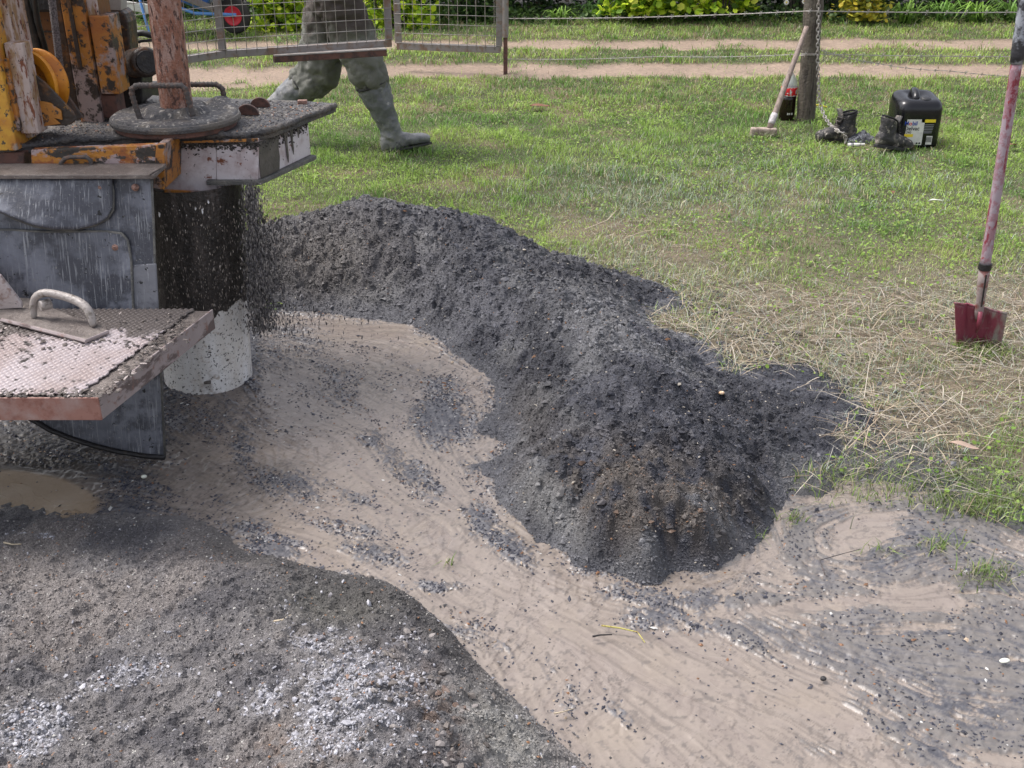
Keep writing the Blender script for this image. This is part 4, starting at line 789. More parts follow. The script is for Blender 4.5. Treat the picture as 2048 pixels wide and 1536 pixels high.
MB().tube([P_[1]+Vector((0, -.002, .006)), P_[2]+Vector((0, -.002, .006)), P_[3]+Vector((.002, 0, .006))], .0055, 6).build('pale_edge', M['stepside'], latch)
hp = [(68, 640, 2.73), (66, 612, 2.73), (68, 596, 2.73), (80, 586, 2.72), (100, 585, 2.72), (130, 593, 2.71), (152, 600, 2.70), (172, 612, 2.68), (182, 630, 2.67), (188, 656, 2.66)]
MB().tube([atY(*p) for p in hp], [.010, .010, .011, .012, .0115, .0115, .0125, .0125, .012, .010], 14).build('handle', M['hingebar'], latch, smooth=True, sub=1)
MB().tube([atY(80, 612, 2.71), atY(102, 607, 2.73)], .015, 18).build('pivot_bolt', M['hingebar'], latch, bevel=.003)
MB().plate([(-120, 480), (0, 552), (42, 606), (44, 616), (-120, 625)], 2.79, .012).build('gusset', M['step'], rig, bevel=.002)
m = MB()   # hidden support: jack leg and chassis beyond the frame
m.tube([(-2.1, 3.4, .85), (-2.1, 3.4, .0)], .05, 16); m.box((-2.1, 3.4, .01), (.25, .25, .03)); m.build('jack_leg', M['darksteel'], rig)
m = MB(); m.box((-2.05, 2.6, .42), (.06, .5, .05)); m.box((-2.05, 2.85, .62), (.05, .05, .4)); m.build('step_bracket', M['rust'], rig)
m = MB(); m.box((-1.9, 3.9, .72), (1.0, 1.0, .16)); m.build('chassis', M['black'], rig, bevel=.01)

P = []
while len(P) < 170:
    t = random.random(); e = random.gauss(0, 1); px_ = 208+t*160+e*8+random.uniform(-14, 6); py_ = 790-t*150+random.gauss(0, 5); P.append(tuple(at(px_, py_, ZS+.006)))
for _ in range(120): P.append(tuple(at(random.uniform(0, 205), random.uniform(778, 792), ZS+.006)))
for _ in range(160): P.append(tuple(at(random.uniform(0, 380), random.uniform(625, 700), ZS+.009)))
o = chips('mud_flakes', np.array(P), RNG.uniform(.002, .0065, len(P)), palette(len(P), [(.11, .092, .083), (.05, .042, .038), (.30, .26, .245)], (4, 4, 1)), flat=.3, big=True, tiltmax=.3, parent=rig); o['kind'] = 'stuff'
n = 900; pxx = RNG.uniform(332, 620, n); fr2 = RNG.exponential(5, n); P = np.array([(atY(a, (284 if a < 520 else 284-(a-520)*.36)+f, 3.232) if a < 520 else Vector((bx1.x+(bk.x-bx1.x)*(a-520)/102+.002, 3.238+(bk.y-3.238)*(a-520)/102-.002, .828-f*.0016)))[:] for a, f in zip(pxx, fr2)])
o = chips('caked_mud', P, RNG.uniform(.0015, .005, n), palette(n, [(.05, .045, .04), (.09, .08, .07), (.03, .025, .025)], (3, 3, 2)), flat=.7, big=True, tiltmax=1.5, parent=rig); o['kind'] = 'stuff'

# slip plate with rebar handles, on the table
cp_ = at(351, 229, .896)
slip = thing('slip_plate', 'round muddy slip plate with two rebar handles around the rusty pipe', 'drill plate', (cp_.x, cp_.y, .86))
MB().lathe([(0, .0), (.180, .0), (.180, .016), (0, .016)], (cp_.x, cp_.y, .861), n=56).build('base_disc', M['rust'], slip, bevel=.002)
MB().lathe([(0, .0), (.192, .0), (.194, .010), (.190, .019), (0, .021)], (cp_.x, cp_.y, .8775), n=56).build('disc', M['mudtop'], slip, bevel=.002)
xs_ = np.linspace(-.19, .19, 130); XX, YY = np.meshgrid(xs_, xs_); rr = np.hypot(XX, YY)
hh = .0035+.004*fbm(XX, YY, 60, 4, 811)+.030*np.exp(-((XX-.115)**2/.0022+(YY-.10)**2/.003))+.022*sst(.105, .075, rr+(fbm(XX, YY, 30, 3, 812)-.5)*.03)
hh = hh-.012*sst(.180, .19, rr); cs = np.zeros(XX.shape+(3,))+np.array((.075, .073, .077)); cs = lerp(cs, (.13, .115, .1), sst(.5, .7, fbm(XX, YY, 25, 3, 813)))
cs = lerp(cs, (.4, .37, .33), sst(.70, .74, fbm(XX, YY, 150, 2, 814)))
me = grid_mesh('cuttings_layer', cp_.x+xs_, cp_.y+xs_, .897+hh, np.concatenate([cs, np.ones(XX.shape+(1,))], -1).reshape(-1, 4), keep=rr < .19)
link('cuttings_layer', me, M['attr_mound'], slip)
def rebar(pts, r=.0085):
    pts = [Vector(p) for p in pts]; out = []
    for p, q in zip(pts[:-1], pts[1:]):
        k = max(1, int((q-p).length/.004)); out += [p.lerp(q, i/k) for i in range(k)]
    out.append(pts[-1]); return MB().tube(out, [r*(1.16 if (i % 3) == 0 else .92) for i in range(len(out))], 10)
rebar([atY(a, b, Y) for a, b, Y in [(280, 238, 3.23), (272, 215, 3.23), (264, 190, 3.23), (264, 178, 3.23), (274, 171, 3.23), (362, 171, 3.23), (371, 178, 3.23), (378, 205, 3.23), (386, 232, 3.23)]]).build('handle', M['rebar'], slip, smooth=True)
rebar([atY(a, b, Y) for a, b, Y in [(366, 205, 3.43), (368, 172, 3.43), (376, 169, 3.43), (432, 169, 3.43), (444, 176, 3.43), (448, 192, 3.43), (450, 204, 3.43)]]).build('handle', M['rebar'], slip, smooth=True)
pb = Vector((cp_.x+.002, cp_.y, .55)); pt = atY(328, 0, 3.30); dd = (pt-pb)/(pt.z-pb.z)
pz = np.linspace(.55, 3.0, 90)
o = MB().tube([pb+dd*(z-.55) for z in pz], [.0475*(1+random.uniform(-.012, .012)) for z in pz], 40).build('drill_pipe', M['rustpipe'], None, smooth=True)
tag(o, 'rusty brown drill pipe standing through the round plate', 'drill pipe')
cl = np.zeros((2600, 3)); P = []
while len(P) < 2600:
    x, y = random.uniform(-1.5, -.5), random.uniform(3.1, 3.75); a, b = project(np.array(x), np.array(y), np.array(.86))
    if inside([(60, 288), (150, 274), (490, 266), (545, 258), (672, 208), (600, 203), (300, 200), (150, 230)], np.array([float(a)]), np.array([float(b)]))[0] and math.hypot(x-cp_.x, y-cp_.y) > .2: P.append((x, y, .861))
o = chips('table_cuttings', np.array(P), RNG.uniform(.0015, .0045, len(P)), palette(len(P), [(.07, .07, .08), (.12, .11, .1), (.4, .37, .33), (.42, .2, .1)], (60, 22, 6, 4)), flat=.5, big=False, parent=rig); o['kind'] = 'stuff'
MB().box(tuple(at(605, 204, .866)), (.032, .018, .014), rz=.1).build('rubble', M['bolt'], rig, bevel=.003)

# ------------------------------------------------------------------ well casing and falling slurry
cb = Vector((-1.035, 3.32, -.05)); ct = Vector((-1.005, 3.31, .70))
cas = thing('well_casing', 'white pipe casing spattered with dark mud, standing under the rig table', 'pipe casing', (cb.x, cb.y, 0))
def ctube(z0, z1, r0, r1, n=160, ragged=0, seed=0, thick=.006):
    m = MB(); k = 24; vs = []; 
    for i in range(k+1):
        for j in range(n):
            a = 2*PI*j/n; f = i/k; lo = z0+.012*math.cos(a)*(1 if ragged else 0)+(ragged*(vn(np.array(j/4.), np.array(0.), seed)+.3*vn(np.array(j*.9), np.array(3.), seed)-.5) if ragged else 0); z = float(lo+(z1-lo)*f)
            c = cb.lerp(ct, (z-cb.z)/(ct.z-cb.z)); r = r0+(r1-r0)*f; vs.append((c.x+math.cos(a)*r, c.y+math.sin(a)*r, z))
    return m.add(vs, [(i*n+j, i*n+(j+1) % n, (i+1)*n+(j+1) % n, (i+1)*n+j) for i in range(k) for j in range(n)])
ctube(-.05, .69, .145, .145).build('pipe_wall', M['pvc'], cas, smooth=True)
o = ctube(.275, .70, .1475, .160, ragged=.045, seed=9).build('shaded_slurry_coat', M['slurry'], cas, smooth=True); tx = bpy.data.textures.new('sl', 'CLOUDS'); tx.noise_scale = .02  # slurry sleeve; its near-black tone also paints in the table's shadow
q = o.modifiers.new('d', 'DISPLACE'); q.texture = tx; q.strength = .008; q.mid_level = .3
p = at(432, 770, .0); p = Vector((-1.0, 3.178, .055)); MB().tube([p+Vector((-.006, 0, 0)), p+Vector((.014, -.002, .003))], .006, 8).build('mud_plug', M['mudtop'], cas, smooth=True)
n = 5200; t_ = RNG.random(n); pxx = 502+t_*22+RNG.normal(0, 8+7*t_, n); pyy = 375+t_*285+RNG.normal(0, 8, n)
P = np.array([atY(a, b, 3.22+RNG.normal(0, .06))[:] for a, b in zip(pxx, pyy)])
n2 = 1300; e = RNG.exponential(60, n2); a2 = 520+e; b2 = 430+RNG.random(n2)*230+e*.18
P2 = np.array([atY(a, b, 3.3+RNG.normal(0, .08))[:] for a, b in zip(a2, b2)])
PA = np.concatenate([P, P2]); PA = PA[PA[:, 2] > .03]
cl = palette(len(PA), [(.022, .02, .022), (.05, .045, .048), (.13, .12, .12), (.30, .27, .25)], (44, 24, 16, 12)); k_ = (PA[:, 0] > -.84) & (RNG.random(len(PA)) < .7); cl[k_] = palette(k_.sum(), [(.16, .15, .145), (.28, .26, .24), (.08, .075, .08)], (4, 2, 4))
o = chips('falling_cuttings', PA, RNG.uniform(.0009, .0022, len(PA)), cl, big=False, elong=RNG.uniform(1.4, 4.4, len(PA))*.0022, tiltmax=.25)
tag(o, 'dark cuttings and slurry raining down beside the casing', 'falling cuttings', None, 'stuff')
n = 800; P = np.array([atY(RNG.uniform(318, 495), 405+RNG.random()**.9*225, 3.135)[:] for _ in range(n)])
o = chips('slurry_drops', P, RNG.uniform(.0005, .0014, n), palette(n, [(.30, .26, .22), (.13, .11, .10), (.5, .45, .4)], (5, 6, 1.5)), big=False, elong=RNG.uniform(.002, .007, n), tiltmax=.15)
tag(o, 'pale slurry drops falling in front of the dark casing', 'drops', None, 'stuff')
for a, b, L in [(318, 400, 34), (358, 397, 24), (372, 397, 36), (390, 398, 22), (404, 398, 30), (346, 398, 14), (416, 397, 10)]:
    p, q = atY(a, b-6, 3.222), atY(a+1, b+L, 3.150); p.y = 3.215
    MB().tube([p, p.lerp(q, .6), p.lerp(q, .85), q], [.0028, .0014, .0034, .0014], 6).build('mud_drip', M['pvc'], rig, smooth=True)

# ------------------------------------------------------------------ fence, gate panels, posts
def mesh_panel(root, pts, z0, z1, step, rw, wr, mat, stiles, braces=()):
    """square wire panel along the polyline pts (plan), frame tubes, stiles at given fractions"""
    pts = [Vector((p[0], p[1], 0)) for p in pts]; segs = [(b-a).length for a, b in zip(pts[:-1], pts[1:])]; tot = sum(segs)
    def along(s):
        for (a, b), L in zip(zip(pts[:-1], pts[1:]), segs):
            if s <= L+1e-6: return a.lerp(b, s/L)
            s -= L
        return pts[-1]
    m = MB(); s = step
    nrm = (pts[-1]-pts[0]).cross(Vector((0, 0, 1))).normalized()*(rw*.5+wr)
    if nrm.y > 0: nrm = -nrm
    while s < tot:
        p = along(s)+nrm; m.tube([p+Vector((0, 0, z0)), p+Vector((0, 0, z1))], wr, 6); s += step
    z = z0+step*.45
    while z < z1:
        m.tube([p+nrm*1.15+Vector((0, 0, z)) for p in pts], wr, 6); z += step
    m.build('wire_mesh', mat, root, smooth=True)
    for z, nm in ((z0, 'rail'), (z1, 'rail')):
        mm = MB()
        for a, b in zip(pts[:-1], pts[1:]): mm.bar(a+Vector((0, 0, z)), b+Vector((0, 0, z)), rw)
        mm.build(nm, M['galvdark'], root, bevel=.003)
    for f in stiles:
        p = along(f*tot); MB().box((p.x, p.y, (z0+z1)/2), (rw, rw, z1-z0-rw)).build('stile', M['galvdark'], root, bevel=.003)
    for f0, za, f1, zb in braces:
        a, b = along(f0*tot), along(f1*tot); MB().bar(a+Vector((0, .03, za)), b+Vector((0, .03, zb)), rw*.8).build('brace', M['galvdark'], root)
z0 = .735; A = at(160, 150, z0); Bm = at(446, 108, z0); Cc = at(782, 86, z0)
g1 = thing('mesh_gate', 'grey wire mesh gate hung open above the walking legs, with a bar beneath', 'gate', (A.x, A.y, z0), 'wire mesh gate panels')
L1 = (Bm-A).length; L2 = (Cc-Bm).length
mesh_panel(g1, [A, Bm, Cc], z0, 1.75, .0508, .034, .0018, M['galv'], [.006, L1/(L1+L2), .994], [(L1/(L1+L2)-.42, 1.22, L1/(L1+L2), .93)])
p, q = at(548, 110, z0-.02), at(772, 97, z0-.02); MB().bar(p+Vector((0, -.02, -.016)), q+Vector((0, -.02, -.016)), .05, .03).build('drop_bar', M['rust'], g1, bevel=.002)
MB().bar(p+Vector((0, -.02, .003)), q+Vector((0, -.02, .003)), .054, .006).build('bar_cap', M['galv'], g1)
MB().tube([(A.x-.02, A.y, 0), (A.x-.02, A.y, 1.9)], .028, 16).build('hinge_post', M['galvdark'], g1)
Y2 = 9.3; p, q = at(795, 92, .18), at(1001, 99, .18)
g2 = thing('mesh_gate', 'smaller wire mesh gate panel hung on the rusty steel stake', 'gate', (q.x, q.y, .18), 'wire mesh gate panels')
mesh_panel(g2, [p, q], .18, 1.3, .0762, .052, .0027, M['galv'], [.012, .988])
sb = at(1011, 145, 0)
stk = thing('steel_stake', 'thin rusty steel stake at the right end of the smaller mesh gate', 'stake', tuple(sb))
MB().box((sb.x, sb.y, .13), (.034, .022, .36)).build('stake_foot', M['rust'], stk)
MB().tube([(sb.x, sb.y, .28), (sb.x, sb.y, 1.35)], .026, 14).build('sleeve', M['galvdark'], stk, bevel=.003)
wp = at(1611, 243, 0); wt = atY(1628, 0, wp.y)
post = thing('timber_post', 'dark weathered timber fence post with a chain hanging on it', 'post', tuple(wp))
dirp = (wt-wp)/(wt.z-wp.z); zs = np.linspace(-.1, 1.35, 60)
MB().tube([wp+dirp*z for z in zs], [(.060*(1+.03*math.sin(z*9)), .056) for z in zs], 28).build('trunk', M['wood'], post, smooth=True, disp=(.014, .09))
m = MB(); c = atY(1612, 108, wp.y); ringp = [(c.x+math.cos(t)*.068, c.y+math.sin(t)*.068, c.z+.004*math.sin(3*t)) for t in np.linspace(0, 2*PI, 33)[:-1]]
m.tube(ringp, .0028, 6, closed=True); m.build('tie_wire', M['galv'], post, smooth=True)
def barbed(pts, label, sag=.02, r=.0022, twist=True):
    pts = [Vector(p) for p in pts]; path = []
    for a, b in zip(pts[:-1], pts[1:]):
        k = max(6, int((b-a).length/.03)); path += [a.lerp(b, i/k)+Vector((0, 0, -sag*math.sin(PI*i/k))) for i in range(k)]
    path.append(pts[-1]); m = MB()
    m.tube([p+Vector((0, 0, r*math.sin(i*1.3))) for i, p in enumerate(path)], r, 5); m.tube([p-Vector((0, 0, r*math.sin(i*1.3))) for i, p in enumerate(path)], r, 5)
    for i in range(3, len(path)-1, 4):
        p = path[i]; m.bar(p+Vector((-.008, 0, -.016)), p+Vector((.008, 0, .016)), .0028); m.bar(p+Vector((-.008, -.01, .014)), p+Vector((.008, .01, -.014)), .0028)
    o = m.build('barbed_wire', M['galv'], None); tag(o, label, 'wire', 'barbed wire strands of the fence')
barbed([atY(1013, 37, sb.y), atY(1620, 22, wp.y-.07), atY(2350, 18, 7.0)], 'top strand of barbed wire crossing in front of the shrubs', .015)
barbed([atY(1013, 118, sb.y), atY(1320, 113, 8.2), atY(1612, 108, wp.y-.07), atY(2350, 112, 7.0)], 'middle strand of barbed wire tied round the timber post', .01, .0018)
barbed([atY(1640, 100, 7.6), atY(1760, 128, 8.3), atY(1900, 142, 8.4), atY(2100, 156, 8.4), atY(2300, 170, 8.4)], 'slack lower strand of barbed wire sagging over the far wheel track', .01, .0016)
# chain
cpts = [atY(1637, -40, wp.y-.075), atY(1637, 40, wp.y-.075), atY(1635, 110, wp.y-.08), atY(1637, 160, wp.y-.085), atY(1638, 195, wp.y-.09), atY(1642, 215, wp.y-.12), atY(1650, 235, wp.y-.2), atY(1662, 252, wp.y-.32), at(1675, 262, .10), at(1686, 266, .09), at(1692, 276, .05), at(1690, 288, .02)]
dense = []
for a, b in zip(cpts[:-1], cpts[1:]):
    k = max(1, int((b-a).length/.004)); dense += [a.lerp(b, i/k) for i in range(k)]
m = MB(); step = 6
for j, i in enumerate(range(0, len(dense)-step, step)):
    c = (dense[i]+dense[i+step])/2; d = (dense[i+step]-dense[i]).normalized(); u = d.cross(Vector((0, 1, 0))).normalized(); v = d.cross(u)
    if j % 2: u = v
    ring = [c+d*math.cos(t)*.017+u*math.sin(t)*.010 for t in np.linspace(0, 2*PI, 13)[:-1]]; m.tube(ring, .0034, 6, closed=True)
o = m.build('chain', M['galv'], None, smooth=True); tag(o, 'steel chain hanging down the timber post to the left boot', 'chain')

# ------------------------------------------------------------------ sledgehammer, bottle, can, boots, rag
hb = at(1545, 262, .03); ht = atY(1612, 58, wp.y-.10)
sh = thing('sledgehammer', 'long handled sledgehammer leaning on the timber post with its muddy head down', 'sledgehammer', (hb.x, hb.y, 0))
hc = at(1527, 264, .032)
MB().box(tuple(hc), (.165, .055, .055), rz=R(-4)).build('head', M['hammer'], sh, bevel=.011, seg=3)
hs_ = hc+Vector((.035, 0, .02)); MB().tube([hs_.lerp(ht, t) for t in np.linspace(0, 1.02, 14)], [(.019-.003*t) for t in np.linspace(0, 1, 14)], 14).build('handle', M['handlewood'], sh, smooth=True)
MB().tube([hs_.lerp(ht, t) for t in (.045, .07, .11, .15)], [.0215, .0225, .0225, .0205], 14).build('tape_wrap', M['tape'], sh, smooth=True)
bb = at(1572, 240, 0)
bt = thing('soda_bottle', 'large plastic cola bottle with red label behind the hammer handle', 'bottle', tuple(bb))
glass, gt, gb = newmat('clear_plastic'); gb.inputs['Base Color'].default_value = (.55, .58, .58, 1); gb.inputs['Roughness'].default_value = .12; gb.inputs['Alpha'].default_value = .55
MB().lathe([(0, .004), (.040, .0), (.052, .012), (.053, .09), (.0515, .14), (.0515, .165), (0, .166)], bb, n=28).build('cola', M['cola'], bt, smooth=True)
MB().lathe([(.0525, .166), (.0525, .215), (.052, .235), (.045, .262), (.026, .295), (.014, .312), (.013, .33), (0, .331)], bb, n=28).build('upper_shell', glass, bt, smooth=True)
MB().lathe([(.053, .168), (.0545, .170), (.0545, .222), (.053, .224)], bb, n=28).build('label', M['redink'], bt, smooth=True)
MB().lathe([(0, .352), (.014, .352), (.0155, .349), (.0155, .330), (.0, .330)], bb, n=20).build('cap', M['redink'], bt, smooth=True)
m = MB()
def curvedpatch(m, c, r, a0, a1, z0, z1, k=6):
    vs = []; 
    for i in range(k+1):
        a = a0+(a1-a0)*i/k; vs += [(c.x+math.sin(a)*r, c.y-math.cos(a)*r, c.z+z0), (c.x+math.sin(a)*r, c.y-math.cos(a)*r, c.z+z1)]
    m.add(vs, [(2*i, 2*i+2, 2*i+3, 2*i+1) for i in range(k)])
curvedpatch(m, bb, .0552, -1.3, 1.3, .168, .174); curvedpatch(m, bb, .0552, -1.3, 1.3, .219, .225)
for a0, a1, z0_, z1_ in [(-.15, -.02, .180, .212), (-.02, .12, .190, .200), (.62, .86, .182, .206), (.80, .95, .195, .214), (-.5, -.3, .183, .190), (.0, .06, .176, .19)]: curvedpatch(m, bb, .0552, a0, a1, z0_, z1_)
m.build('label_lettering', M['paper'], bt)
m = MB()
for a0, a1 in [(-.2, -.08), (-.05, .0), (.05, .16), (.3, .42), (.45, .55)]: curvedpatch(m, bb, .0537, a0, a1, .045, .058)
m.build('base_lettering', M['paper'], bt)
Yf = at(1840, 298, 0).y; xa, xb = atY(1797, 290, Yf).x, atY(1873, 290, Yf).x
can = thing('oil_can', 'black plastic oil jerrycan with white and yellow label behind the right boot', 'jerrycan', ((xa+xb)/2, Yf+.12, 0))
cxm = (xa+xb)/2; V_ = []; nn = 40
secs = [(-.002, .93), (.012, .99), (.03, 1.0), (.12, 1.0), (.215, 1.0), (.240, .985), (.258, .945), (.272, .87), (.280, .76), (.283, .60), (.276, .40), (.268, .18), (.267, .01)]
for z, k in secs:
    for i in range(nn):
        a = 2*PI*i/nn; ca, sa = math.cos(a), math.sin(a); x = math.copysign(abs(ca)**.42, ca)*.138*k; y = math.copysign(abs(sa)**.42, sa)*.132*k
        V_.append((cxm+x, Yf+.132+y, z+(.16*y+.018 if z > .2 else 0)*(1 if z > .25 else .5)))
m = MB().add(V_, [(r*nn+i, r*nn+(i+1) % nn, (r+1)*nn+(i+1) % nn, (r+1)*nn+i) for r in range(len(secs)-1) for i in range(nn)]+[tuple(range(nn-1, -1, -1))])
body = m.build('can_body', M['blackplastic'], can, smooth=True, sub=1)
MB().tube([(xa+.09, Yf+.08, .272), (xa+.098, Yf+.10, .292), (xa+.105, Yf+.14, .310), (xa+.11, Yf+.185, .318), (xa+.11, Yf+.225, .302)], [.018, .024, .026, .026, .018], 12).build('carry_handle', M['blackplastic'], can, smooth=True, sub=1)
MB().lathe([(0, .03), (.026, .03), (.031, .026), (.033, .0)], (xb-.085, Yf+.075, .268), axis=(.05, -.25, 1), n=24).build('screw_cap', M['cap'], can, smooth=True)
MB().loft([((xa+.13, Yf+.075, .271), (.085, 0, 0), (0, .045, .008)), ((xa+.13, Yf+.077, .281), (.075, 0, 0), (0, .036, .008))]).build('spout_rim', M['blackplastic'], can, smooth=True)
def fq(name, x0, x1, y0, y1, mat, lift, par, bow=0):
    p = [atY(a, b, Yf) for a, b in ((x0, y1), (x1, y1), (x1, y0), (x0, y0))]; xx0, xx1, zz0, zz1 = p[0].x, p[1].x, p[0].z, p[3].z
    return MB().box(((xx0+xx1)/2, Yf-lift, (zz0+zz1)/2), (xx1-xx0, .0012, zz1-zz0)).build(name, mat, par)
lab = fq('label', 1807, 1842, 239, 290, M['paper'], .0008, can)
fq('yellow_band', 1843, 1871, 239, 245, M['yellowink'], .0008, can); fq('barcode_panel', 1850, 1862, 272, 289, M['paper'], .0008, can)
fq('yellow_patch', 1808, 1825, 268, 274, M['yellowink'], .0022, lab)
for i in range(6): fq('barcode_bar', 1851+i*1.9, 1851.9+i*1.9, 274, 284, M['blackink'], .0022, can)
for i in range(6): fq('small_print', 1847, 1868-(i*7) % 6, 249+i*3.2, 250.2+i*3.2, M['greyink'], .0008, can)
def text(s, px, py, hpx, mat, par, lift=.0022, bold=.0):
    cu = bpy.data.curves.new('t', 'FONT'); cu.body = s; p = atY(px, py, Yf); q2 = atY(px, py-hpx, Yf); cu.size = (q2.z-p.z)*1.38; cu.extrude = .0005; cu.offset = bold
    ob = bpy.data.objects.new('t', cu); C.objects.link(ob); bpy.context.view_layer.update()
    me = bpy.data.meshes.new_from_object(ob.evaluated_get(bpy.context.evaluated_depsgraph_get())); w_ = max(v.co.x for v in me.vertices); bpy.data.objects.remove(ob)
    me.transform(Matrix.Translation((p.x, Yf-lift, p.z)) @ Matrix.Rotation(PI/2, 4, 'X')); me.materials.clear(); link('lettering', me, mat, par); return w_
def pxw(w_): return w_*F/ (atY(1820, 250, Yf).y*cp+1.35*sp)
x = 1808.5
for s_, mt in (('M', 'blueink'), ('o', 'redink'), ('bil', 'blueink')):
    x += pxw(text(s_, x, 250.5, 8.2, M[mt], lab, bold=.0006))+.6
text('Delvac', 1808, 260.5, 8.0, M['blackink'], lab, bold=.0004); text('1240', 1808, 267, 5, M['blackink'], lab)
for a in (1833, 1838.5): 
    c = atY(a, 286.5, Yf-.002); MB().lathe([(0, .001), (.006, .001), (.006, 0)], c, (0, -1, 0), 14).build('pictogram', M['blackink'], lab)
def work_boot(name, label, loc, rz, tilt, roll):
    t = thing(name, label, 'boot', loc, 'pair of dark work boots'); t.rotation_euler = (roll, tilt, rz)
    # local: toe towards -x, sole at z=0
    m = MB(); m.loft([((-.145, 0, .030), (0, .018, 0), (0, 0, .018)), ((-.135, 0, .034), (0, .038, 0), (0, 0, .032)), ((-.10, 0, .040), (0, .050, 0), (0, 0, .040)), ((-.05, 0, .045), (0, .048, 0), (0, 0, .043)), ((0, 0, .052), (0, .042, 0), (.0, 0, .050)),
            ((.06, 0, .055), (0, .038, 0), (.0, 0, .052)), ((.115, 0, .05), (0, .034, 0), (0, 0, .046)), ((.135, 0, .045), (0, .02, 0), (0, 0, .03))])
    m.loft([((.045, 0, .04), (.075, 0, 0), (0, .040, 0)), ((.062, 0, .09), (.060, 0, 0), (0, .040, 0)), ((.07, 0, .13), (.056, 0, .01), (0, .040, 0)), ((.072, 0, .165), (.058, 0, .012), (0, .043, 0)), ((.072, 0, .168), (.045, 0, .012), (0, .031, 0)), ((.07, 0, .12), (.040, 0, .01), (0, .028, 0))])
    b = m.build('upper', M['leather'], None, remesh=.0055, disp=(.012, .035)); b.parent = t
    m = MB(); m.loft([((0, 0, z), (.142, 0, 0), (0, .050, 0)) for z in (-.004, .012, .016)]); s_ = m.build('sole', M['black'], None, bevel=.003); s_.parent = t
    m = MB(); m.tube([(.07+math.cos(a)*.052, math.sin(a)*.038, .172+math.cos(a)*.012) for a in np.linspace(0, 2*PI, 17)[:-1]], .0055, 8, closed=True); c_ = m.build('collar', M['bootdark'], None, smooth=True, disp=(.006, .02)); c_.parent = t
    m = MB(); m.loft([((-.005, 0, .10), (.004, 0, .004), (0, .026, 0)), ((.015, 0, .15), (.005, 0, .003), (0, .030, 0)), ((.0, .004, .195), (.006, 0, .003), (0, .026, 0))]); c_ = m.build('tongue', M['leather'], None, smooth=True); c_.parent = t
    m = MB()
    for i in range(4): z = .075+i*.022; x = -.020+i*.010; m.tube([(x, -.030, z), (x-.008, 0, z+.006), (x, .030, z+.004)], .0028, 6)
    m.tube([(-.02, 0, .14), (-.035, -.04, .10), (-.03, -.055, .04)], .002, 6); c_ = m.build('laces', M['rebar'], None, smooth=True); c_.parent = t
work_boot('work_boot', 'left dark muddy work boot with the chain resting across it', tuple(at(1672, 282, .004)), R(20), R(2), R(-4))
work_boot('work_boot', 'right dark work boot tipped over against the black oil can', tuple(at(1783, 298, .02)), R(205), R(-12), R(6))
xs_ = np.linspace(-.12, .12, 60); XX, YY = np.meshgrid(xs_, xs_); cz = at(1722, 283, 0); rr = np.hypot(XX, YY*1.6)
hh = .055*np.exp(-(rr/.085)**2)+.045*np.abs(fbm(XX, YY, 22, 3, 821)-.5)*2*sst(.13, .03, rr); hh -= .02*sst(.10, .125, rr)
me = grid_mesh('rag', cz.x+xs_, cz.y+xs_*.8, hh, None, keep=rr < .125); me.polygons.foreach_set('use_smooth', [False]*len(me.polygons))
o = link('rag', me, M['cloth']); q = o.modifiers.new('s', 'SOLIDIFY'); q.thickness = .003; tag(o, 'crumpled grey rag lying between the two work boots', 'rag')
c = at(1712, 290, .02); tb = thing('glue_tube', 'small white tube lying on the grass in front of the grey rag', 'tube', (c.x, c.y, 0))
MB().tube([c+Vector((-.05, 0, 0)), c+Vector((.005, .0, .0)), c+Vector((.022, .0, .002)), c+Vector((.03, 0, .002))], [(.012, .012), (.012, .012), (.010, .010), (.006, .006)], 14).build('tube_body', M['paper'], tb, smooth=True)
MB().tube([c+Vector((.03, 0, .002)), c+Vector((.052, 0, .003))], .008, 12).build('nozzle', M['paper'], tb); MB().tube([c+Vector((-.036, 0, 0)), c+Vector((-.016, 0, 0))], .0125, 14).build('printed_band', M['greyink'], tb, smooth=True)
p, q = at(1626, 209, .06), at(1653, 214, .03); o = MB().tube([p, p.lerp(q, .5)+Vector((0, 0, .003)), q], .005, 8).build('yellow_peg', M['yellowink'], None); tag(o, 'thin yellow peg sticking out from behind the timber post', 'peg')

# ------------------------------------------------------------------ shovel
sb_ = at(1952, 690, 0); SY = sb_.y
shv = thing('shovel', 'worn red shovel standing in the grass at the right edge', 'shovel', tuple(sb_))
def sY(a, b, o=0): p = atY(a, b, SY); p.y += o; return p
nu, nv_ = 22, 16; V_ = []; 
tl, tr, bl, br_ = sY(1903, 603), sY(2007, 624), sY(1912, 712), sY(1994, 720)
for j in range(nv_+1):
    for i in range(nu+1):
        u, v = i/nu, j/nv_; p = tl.lerp(tr, u).lerp(bl.lerp(br_, u), v); uc = (u-.5)*2
        p.y += .030*(uc*uc)*-1+.018*math.exp(-(abs(uc)-.36)**2/.012)*(1-v)*.8+.02*v; p.z += (-.012*(1-abs(uc))*(1-v)*0)+(.006*abs(uc)**4*(1-v)); V_.append(tuple(p))
F_ = [(j*(nu+1)+i, j*(nu+1)+i+1, (j+1)*(nu+1)+i+1, (j+1)*(nu+1)+i) for j in range(nv_) for i in range(nu)]
bl_ = MB().add(V_, F_).build('blade', M['redblade'], shv, smooth=True); q = bl_.modifiers.new('s', 'SOLIDIFY'); q.thickness = .004; q.offset = 0
m = MB(); m.tube([tl.lerp(tr, i/16)+Vector((0, -.030*((i/16-.5)*2)**2+.018*math.exp(-(abs((i/16-.5)*2)-.36)**2/.012)*.8, .006*abs((i/16-.5)*2)**4)) for i in range(17)], .0045, 8); m.build('tread_edge', M['redblade'], bl_, smooth=True)
s0 = sY(1953, 640, -.012); s1 = sY(1969, 532, -.004)
